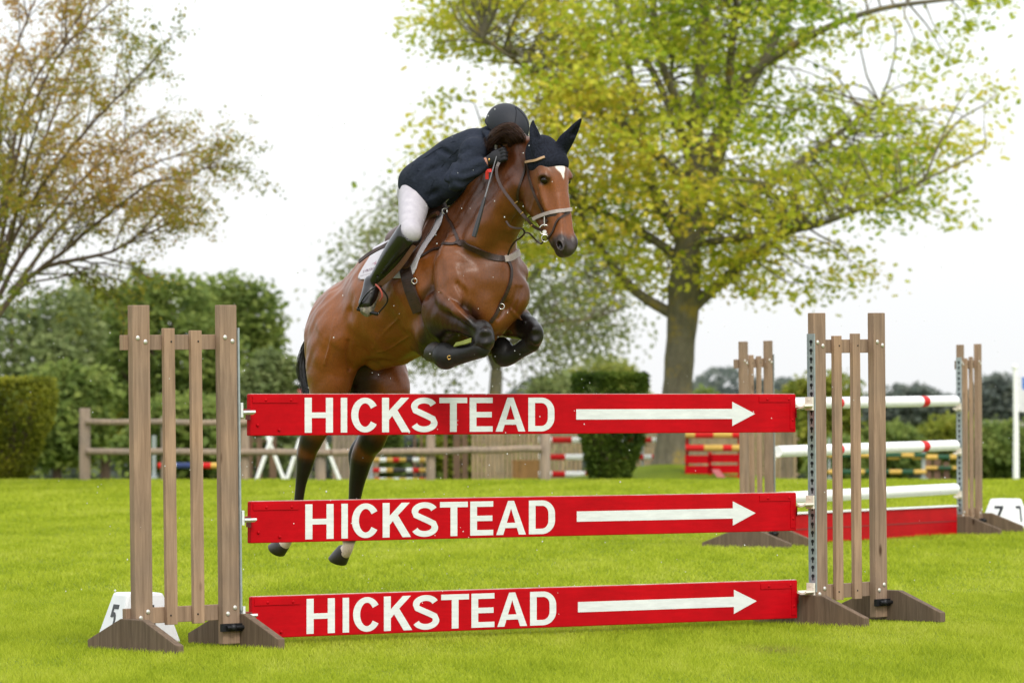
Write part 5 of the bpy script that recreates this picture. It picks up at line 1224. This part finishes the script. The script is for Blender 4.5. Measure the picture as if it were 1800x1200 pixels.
# seams, pocket flap and the back vent of the jacket
def on_bv(bv, P, off=.001, n=20): return catmull([list(hit(a, b, bv, off)) for a, b in P], n)
for P in (((806,262),(780,288),(762,318),(752,348)), ((716,305),(735,300),(756,298)), ((724,292),(745,278),(770,262),(800,248))):
    m = MB(); m.tube(on_bv(jbv, P), .0022, 6); m.build('seam', M_coatn, jk)
# collar and stock
m = MB(); nk = (SH_R+SH_L)/2
c = HP(866,246,-.02)
m.tube([HP(852,232,.03), HP(858,236,.075), HP(862,248,.085), HP(864,262,.07), HP(862,274,.05)], [.016,.020,.021,.019,.010], 10); m.build('collar', M_coatn, jk)
m = MB(); m.tube([HP(862,236,.05), HP(867,250,.062), HP(869,262,.05)], [.018,.022,.016], 10); m.build('stock', M_white, person)
# helmet
hc = RHEAD+np.array((-.005,0,.035)); V = []; F = []; n, rr = 48, 22
hfw = np.array((.86,0,-.50)); hup = np.array((.50,0,.86)); hsd = np.array((0,1,0))
for i in range(rr+1):
    ph = i/rr*math.radians(103)
    for k in range(n):
        a = 2*math.pi*k/n; d = hfw*math.cos(a)*math.sin(ph)*.134+hsd*math.sin(a)*math.sin(ph)*.108+hup*math.cos(ph)*.112
        V.append(hc+d)
F = [(i*n+k, (i+1)*n+k, (i+1)*n+(k+1) % n, i*n+(k+1) % n) for i in range(rr) for k in range(n)]
midx = [1 if abs(math.sin(2*math.pi*(k+.5)/n))*math.sin(math.radians(103)*(i+.5)/rr) < .30 and i > 0 else (1 if i == 0 else 0) for i in range(rr) for k in range(n)]
midx = [0]*len(F)
hl = np_mesh('helmet', V, np.array(F), None, person, mats=[M_helm, M_helm2], midx=midx)
md = hl.modifiers.new('thick', 'SOLIDIFY'); md.thickness = .012; md.offset = -1
def helm_pt(a, ph, k=1.0): return hc+(hfw*math.cos(a)*math.sin(ph)*.134+hsd*math.sin(a)*math.sin(ph)*.108+hup*math.cos(ph)*.112)*k
for sg in (1,-1):
    m = MB(); m.tube([helm_pt(sg*math.radians(16+14*math.sin(math.pi*t/24)), math.radians(103)-math.radians(200)*t/24 if False else math.radians(100-t*4.0), 1.004) for t in range(25)], .0022, 6); m.build('helmet_piping', M_helm2, hl)
m = MB(); m.tube([helm_pt(2*math.pi*k/40, math.radians(102), 1.0) for k in range(40)], .0045, 8, closed=True); m.build('helmet_rim', M_helm2, hl)
vis = []; F = []
for i in range(5):
    for k in range(15):
        a = math.radians(-52+104*k/14); e = i/4
        vis.append(helm_pt(a, math.radians(98), 1.0+.30*e*math.cos(a)**.7)+hup*(-.012*e))
F = [(i*15+k, i*15+k+1, (i+1)*15+k+1, (i+1)*15+k) for i in range(4) for k in range(14)]
vz = np_mesh('visor', vis, np.array(F), M_helm2, hl); md = vz.modifiers.new('t', 'SOLIDIFY'); md.thickness = .006
m = MB(); p = helm_pt(math.radians(-4), math.radians(80), 1.02); m.box((-.003,-.011,-.010),(.003,.011,.012), M=Matrix.Translation(Vector(p))); m.build('badge', M_white, hl, bevel=.002)
m = MB(); m.tube([helm_pt(-math.pi/2-.3, math.radians(100), 1.0), RHEAD+np.array((.02,-.082,-.06)), RHEAD+np.array((.06,-.04,-.115)), RHEAD+np.array((.06,.04,-.115)), RHEAD+np.array((.02,.082,-.06)), helm_pt(math.pi/2+.3, math.radians(100), 1.0)], .005, 6); m.build('chin_strap', M_helm2, hl)
m = MB(); m.ball(RHEAD+np.array((-.075,0,-.055)), .05, sc=(.8,1.2,.9)); m.build('hair', M_hair, person)
# eyes of the rider
for sg in (1,-1):
    m = MB(); m.ball(RHEAD+np.array((.086,.030*sg,-.005)), .011, seg=10); m.build('eye', M_eye, person)
# glove badge
m = MB(); q = hit(858,281,jbv) ; m.ball(HP(860,281,.20), .009, sc=(.6,.6,1)); m.build('cuff_badge', M_gold, jk)
# ------------------------------------------------------------------ saddlery
M_leather = mat_basic('dark brown leather', (.040,.018,.012), (.018,.009,.006), .42, 30, bmp=.15, spec=.4)
M_saddle = mat_basic('saddle leather', (.105,.045,.026), (.06,.025,.015), .4, 14, bmp=.1, spec=.4)
M_pale = mat_basic('pale lined leather', (.36,.30,.28), (.28,.23,.22), .6, 30, bmp=.1)
M_tan = mat_basic('tan leather', (.42,.27,.15), (.34,.2,.11), .5, 30)
M_steel = mat_basic('polished steel', (.62,.60,.56), (.5,.48,.45), .22, 30, metal=1)
M_pad = mat_basic('white saddle cloth', (.52,.50,.54), (.46,.44,.48), .9, 60, bmp=.25, bdist=.003)
M_plum = mat_basic('plum print', (.10,.02,.05), rough=.8)
def ribbon(mb, Q, Nn, w, th=.003, mi=0):
    Q = np.asarray(Q, float); Nn = np.asarray(Nn, float); T = np.gradient(Q, axis=0); T /= np.linalg.norm(T, axis=1)[:, None]+1e-9
    B = np.cross(T, Nn); B /= np.linalg.norm(B, axis=1)[:, None]+1e-9; Nn = np.cross(B, T)
    w = np.broadcast_to(np.asarray(w, float), (len(Q),)) if np.ndim(w) else np.full(len(Q), w)
    vs = []; fs = []
    for q, n_, b_, ww in zip(Q, Nn, B, w):
        vs += [q-b_*ww/2-n_*th/2, q+b_*ww/2-n_*th/2, q+b_*ww*.5*.92+n_*th, q-b_*ww*.5*.92+n_*th]
    for i in range(len(Q)-1):
        for k in range(4): fs.append((4*i+k, 4*i+(k+1) % 4, 4*i+4+(k+1) % 4, 4*i+4+k))
    fs += [(3,2,1,0), tuple(4*(len(Q)-1)+k for k in range(4))]
    mb.add(vs, fs, mi, False)
def strap(mb, P, w, th=.004, off=.004, bv=None, n=None, mi=0):
    """a strap lying on the horse along the given outline points"""
    bv = bv or hbvh; n = n or max(8, len(P)*5)
    R = np.array([list(hit(p[0], p[1], bv)) if len(p) == 2 else list(HP(*p)) for p in P]); Q = catmull(R, n); out = []; nr = []
    for q in Q:
        r = bv.find_nearest(Vector(q)); nr.append(r[1])
        d = (Vector(q)-r[0]).length
        out.append(r[0]+r[1]*off if d < .06 else Vector(q))
    nr = np.array([list(v) for v in nr]); k = np.ones(3)/3
    nr = np.stack([np.convolve(np.pad(nr[:, i], 1, 'edge'), k, 'valid') for i in range(3)], 1)
    o = np.array([list(v) for v in out])
    for _ in range(2): o[1:-1] = o[1:-1]*.5+(o[:-2]+o[2:])*.25
    ribbon(mb, o, nr, w, th, mi); return o
def ring(mb, c, nrm, R, r, mi=0, seg=24):
    c = Vector(c); nrm = Vector(nrm).normalized(); a = nrm.orthogonal().normalized(); b = nrm.cross(a)
    mb.tube([c+(a*math.cos(2*math.pi*k/seg)+b*math.sin(2*math.pi*k/seg))*R for k in range(seg)], r, 8, mi, closed=True)
VIEW = (HMI.to_3x3() @ Vector((0, -1, 0)))
def on_horse(nm, label, cat): return tag(empty(nm, (HX, HYY, 0), HROT), label, cat)

# saddle cloth: a shell over the back, cut from the horse's own surface
def shell(name, poly, off, mat, parent, th=.006, edge=.004):
    """a sheet lying off metres above the horse's skin inside an outline drawn as seen on the right side, and its mirror on the left"""
    lo = np.array((-1.05, -.48, 1.45)); hi = np.array((.15, .48, 2.45)); i0 = np.round((lo-hf.lo)/hf.h).astype(int); i1 = np.round((hi-hf.lo)/hf.h).astype(int)
    f = Field(hf.lo+i0*hf.h, hf.lo+i1*hf.h, hf.h); a = hf.a[i0[0]:i1[0]+1, i0[1]:i1[1]+1, i0[2]:i1[2]+1]; f.a = np.full(a.shape, .05, np.float32); f.n = np.array(a.shape)
    d = np.abs(a-off)-th/2; m_ = np.abs(a-off) < .03; I = np.argwhere(m_); V = f.lo+I*f.h; W_ = V.copy(); W_[:, 1] = -np.abs(W_[:, 1]); x, y = pix(W_); P = np.array(poly, float)
    ins = np.zeros(len(V), bool); dist = np.full(len(V), 1e9)
    for i in range(len(P)):
        x0, y0 = P[i]; x1, y1 = P[(i+1) % len(P)]; ins ^= ((y0 > y) != (y1 > y)) & (x < (x1-x0)*(y-y0)/(y1-y0+1e-12)+x0)
        ex, ey = x1-x0, y1-y0; t = np.clip(((x-x0)*ex+(y-y0)*ey)/(ex*ex+ey*ey), 0, 1); dist = np.minimum(dist, np.hypot(x-x0-t*ex, y-y0-t*ey))
    sd = np.where(ins, -dist, dist)*.0029; v = d[m_]; v = np.maximum(v, sd); v[V[:, 2] < 1.5] = .05; f.a[m_] = v
    Vv, F = f.mesh(); return np_mesh(name, relax(Vv, F, 3), F, mat, parent)
def pix(V):
    u = np.array(HM.to_3x3()); w = V@u.T+np.array(HM.translation); return 900+FPX*w[:, 0]/w[:, 1], HY-FPX*(w[:, 2]-CAMH)/w[:, 1]
def sm(P): P = np.array(P+[P[0]], float); return [tuple(q) for q in catmull(P, 90)[:-1]]
pad = on_horse('saddle_cloth', 'white saddle cloth with plum lettering under the brown saddle', 'saddle cloth')
pad_poly = [(786,330),(779,380),(770,404),(752,430),(737,456),(731,474),(719,487),(680,490),(632,491),(634,476),(650,450),(660,430),(700,380),(740,330)]
po = shell('cloth', sm(pad_poly), .008, M_pad, pad, .009)
# the small, blurred plum lettering and emblem on the rear corner of the cloth
_pv = np.empty(len(po.data.vertices)*3, np.float32); po.data.vertices.foreach_get('co', _pv); pbv = BVHTree.FromPolygons([Vector(v) for v in _pv.reshape(-1, 3)], [list(p.vertices) for p in po.data.polygons])
def ink(nm, strokes, w, mt):
    m = MB()
    for P in strokes: m.tube([list(hit(a, b, pbv, .0006)) for a, b in P], w, 5)
    return m.build(nm, mt, po)
ink('lettering', [((641,475),(638.5,476.5),(640.5,478.5),(638,480)), ((642.2,475),(643.6,478)), ((643.6,478),(644.2,473.5)), ((645.3,473),(645.8,477.5)), ((645.5,473.2),(647.3,474),(645.6,475.4),(647.8,477)), ((648.4,477),(649.6,471.8),(651.2,476)), ((652,471),(652.6,475.5),(653.8,470.6),(654.8,474.8)), ((657.5,470),(655.8,471.5),(656.2,473.8),(658,473.5))], .0011, M_plum)
ink('lettering', [((634+i*2.3,485.2-i*.62),(635.4+i*2.3,484.8-i*.62)) for i in range(9)], .0009, M_plum)
ink('emblem', [((655,463.5),(658,462.5),(662,459)), ((658,465.5),(661,463),(663,461)), ((659,462),(661.5,466))], .0014, mat_basic('pink print', (.35,.06,.14), rough=.8))
saddle = on_horse('saddle', 'brown leather jumping saddle under the rider, with stirrup and girth', 'saddle')
fl_poly = [(776,330),(768,378),(759,402),(741,430),(727,458),(716,472),(700,470),(688,452),(690,420),(705,380),(740,330)]
shell('flap', sm(fl_poly), .021, M_saddle, saddle, .010)
m = MB(); sp = lambda P, off, bv=None: np.array([list(hit(a, b, bv or hbvh, off)) for a, b in P])
for rr_, ofs in ((.013, .034), ):
    Q = catmull(sp([(766,372),(760,392),(747,416),(733,440),(722,460)], ofs), 16); m.tube(Q, [rr_]*16, 10)
m.build('knee_roll', M_saddle, saddle)
# seat and cantle
sf = Field((-.85,-.30,1.55), (.15,.30,2.35), .006)
sf.chain(ctr((HP(768,378,0),.060),(HP(745,396,0),.068),(HP(724,414,0),.080),(HP(708,424,0),.078)), .05, (SIDE,1.4)); sf.chain(ctr((HP(698,424,.11),.020),(HP(694,414,.0),.024),(HP(712,420,-.11),.020)), .03)
sf.chain(ctr((HP(772,352,0),.035),(HP(768,365,0),.05)), .04)
V, F = sf.mesh(); np_mesh('seat', relax(V, F, 1), F, M_saddle, saddle)
m = MB(); strap(m, [(712,458),(716,482),(722,506),(730,528),(738,548)], .075, .006, .012)
m.build('girth', M_leather, saddle); g = saddle.children[-1] if saddle.children else None
m = MB(); q = hit(733,495,off=.022); ring(m, q, VIEW, .014, .003); m.build('girth_ring', M_steel, saddle)
m = MB(); P = [HP(690,424,.30), HP(676,432,.33), HP(660,440,.35), HP(645,449,.37), HP(631,460,.38)]; Q = catmull(P, 14); ribbon(m, Q, np.tile(np.array(VIEW)+np.array((0,0,.8)), (14,1)), .024, .004); m.build('loose_strap', M_leather, saddle)
m = MB()
for dx in (0, 7):
    P = [HP(727+dx*.3,432,.35), HP(705+dx*.6,462,.37), HP(682+dx,486,.39), HP(665+dx*.8,501,.395)]; Q = catmull(P, 14); ribbon(m, Q, np.tile(np.array(VIEW), (14,1)), .018, .004)
m.build('stirrup_leather', M_saddle, saddle)
# stirrup iron round the foot
m = MB(); top = HP(665,500,.395); bl = HP(628,543,.42); brr = HP(664,552,.36)
m.tube(catmull([top, top*.5+bl*.5+np.array((.03,-.035,.012)), bl], 12), .0045, 8); m.tube(catmull([top, top*.5+brr*.5+np.array((.045,.03,0)), brr], 12), .0045, 8)
m.tube([bl, brr], [.010,.010], 8); m.build('stirrup', mat_basic('black stirrup iron', (.03,.03,.03), rough=.3, metal=.8), saddle)
m = MB(); m.tube(catmull([top+np.array((0,-.02,.0)), HP(668,508,.40), HP(672,520,.39), HP(668,528,.385)], 8), .005, 8); m.build('stirrup_band', mat_basic('red stirrup band', (.35,.06,.04), rough=.5), saddle)
# lettering on the cloth: faint plum strokes in two lines
# breastplate
bp = on_horse('breastplate', 'brown leather breastplate with a pale lined yoke across the chest of the bay horse', 'breastplate')
m = MB(); strap(m, [(729,456),(748,447),(770,437),(790,430),(806,426)], .017); strap(m, [(784,374),(790,388),(798,404),(806,424)], .016); m.build('side_strap', M_leather, bp)
m = MB(); strap(m, [(800,427),(815,427),(835,438),(855,448),(875,454),(890,455)], [.020]*3+[.034]*24+[.03]*3, .006, n=30); m.build('yoke', M_leather, bp)
m = MB(); strap(m, [(886,455),(898,453),(908,446),(914,434)], .036, .007); m.build('lined_yoke', M_pale, bp)
m = MB(); strap(m, [(891,456),(898,472),(897,492),(889,516),(877,540),(862,566)], .019, .005, n=30); m.build('centre_strap', M_leather, bp)
m = MB(); q = hit(785,373,off=.012); ring(m, q, VIEW, .014, .0028); m.build('buckle', M_steel, bp); m = MB(); q = hit(879,538,off=.014); ring(m, q, VIEW, .014, .003); m.build('buckle', M_steel, bp)
# bridle
br = on_horse('bridle', 'brown leather bridle with pale padded noseband, ring bit and reins', 'bridle')
m = MB(); strap(m, [(926,285),(940,282),(958,277)], .013, .006, .006, bbv); m.build('browband', M_tan, br)
m = MB(); strap(m, [(928,285),(930,305),(937,332),(947,356),(958,378),(963,390)], .014, .005); m.build('cheekpiece', M_leather, br)
m = MB(); strap(m, [(925,284),(920,310),(911,336),(910,356)], .013, .005); m.build('throatlash', M_leather, br)
m = MB(); strap(m, [(940,384),(957,377),(980,371),(1000,368.5),(1006,369)], .020, .008, .010); m.build('noseband', M_pale, br)
m = MB(); strap(m, [(940,388),(957,382),(980,376.5),(1000,374),(1007,374.5)], .009, .005, .007); strap(m, [(1000,374),(988,380),(978,392),(972,408),(964,420)], .010, .005); strap(m, [(1000,374),(1006,381)], .010,.005); m.build('flash_strap', M_leather, br)
bc = np.array(hit(957,404)); bc = bc+np.array(VIEW)*.012
m = MB(); ring(m, bc, VIEW, .026, .0038); ring(m, bc+np.array((.004,-.0,-.045)), VIEW, .018, .003); m.tube([bc+np.array((0,0,.02)), bc+np.array((.0,.0,.07))], .004, 8); m.build('bit_ring', M_steel, br)
m = MB(); m.tube([bc+np.array((.0,0,-.012)), HP(964,408,.02)], [.011,.009], 10); m.build('mouthpiece', M_white, br)
m = MB()
def air(P, w, th=.004, n=24):
    Q = catmull([HP(*p) for p in P], n); ribbon(m, Q, np.tile(np.array(VIEW), (n,1)), w, th)
air([(953,405,.075),(938,398,.13),(926,385,.17),(915,373,.19),(902,357,.205),(889,340,.21),(880,326,.205),(874,311,.195),(873,296,.17),(877,286,.15)], .016, n=40)
m.build('rein', M_leather, br)
m = MB(); air([(890,389,.19),(897,398,.19),(908,401,.17),(918,402,.15),(922,409,.13),(915,418,.11),(906,424,.10),(898,435,.09),(893,448,.085)], .010); m.build('martingale_strap', M_leather, br)
m = MB(); air([(922,409,.13),(930,410,.12),(938,418,.09),(945,425,.07),(952,428,.06),(956,420,.055)], .009); m.build('curb_rein', M_leather, br)
m = MB()
for p, s_ in (((907,356),.215),((917,375),.20),((933,397),.16)):
    q = HP(*p, s_); d = HP(p[0]+5,p[1]-4,s_)-HP(p[0]-5,p[1]+4,s_); d /= np.linalg.norm(d); m.tube([q-d*.010+np.array(VIEW)*.004, q+d*.010+np.array(VIEW)*.004], .003, 6)
m.build('rein_stop', M_gold, br)
# riding crop in the right hand
cp = tag(empty('riding_crop', (HX, HYY, 0), HROT), 'thin black riding crop with a thick grip hanging from the gloved hand', 'riding crop')
c0, c1 = HP(868,292,.20), HP(833,416,.30)
m = MB(); m.tube([c0+(c0-c1)*.14, c0, c0*.55+c1*.45], [.0025,.003,.0045], 8); m.build('shaft', mat_basic('grey crop shaft', (.18,.18,.2), rough=.35), cp)
m = MB(); m.tube([c0*.56+c1*.44, c0*.5+c1*.5, c0*.08+c1*.92, c1], [.005,.009,.0135,.0125], 12); m.build('grip', mat_basic('black ribbed crop grip', (.02,.02,.024), rough=.45), cp)
m = MB(); a = HP(855,303,.235); b = HP(864,300,.235); c = HP(856,315,.235)
ribbon(m, catmull([b, a*.5+b*.5+np.array((0,-.01,0)), c], 8), np.tile(np.array(VIEW), (8,1)), .018, .002); m.build('wrist_ribbon', mat_basic('red ribbon', (.62,.03,.03), rough=.5), cp)
# tendon boots on the folded forelegs
M_shell = mat_basic('black boot shell', (.016,.015,.014), (.008,.008,.008), .42, 9, bmp=.35, bdist=.006, spec=.3)
M_shell2 = mat_basic('boot strap', (.045,.042,.04), rough=.5)
M_line = mat_basic('lime boot lining', (.20,.23,.035), (.14,.16,.025), .7, 20)
for nm, P, ex in (('right', ((846,612,.215,.050),(822,620,.225,.047),(798,626,.238,.052),(784,625,.243,.056)), (778,623,.25)),
              ('left', ((930,606,-.185,.046),(912,617,-.168,.042),(896,625,-.152,.048),(887,620,-.145,.052)), (881,612,-.14))):
    c = HP(*ex); f = Field(c-.30, c+.42, .005)
    f.chain(HC(*P), .02); f.ell(c, (.060,.052,.060), .03)
    f.ell(*((HP(884,626,-.14), (.055,.05,.055)) if nm == 'left' else (HP(784,630,.245), (.055,.05,.055))), .03)
    V, F = f.mesh(); tb = tag(np_mesh('tendon_boot', relax(V, F, 2), F, M_shell, horse), None)
    m = MB(); q0 = hit(*((790,628) if nm == 'right' else (905,622)), bvh_of(V, F), .002); ring(m, q0, VIEW, .009, .0028)
    if nm == 'right': m.build('stud', M_gold, tb)
m = MB()
Q = catmull([HP(800,606,.26), HP(815,602,.275), HP(828,598,.27)], 8); ribbon(m, Q, np.tile(np.array(VIEW)+np.array((0,0,.5)), (8,1)), .028, .004); m.build('boot_lining', M_line, horse)
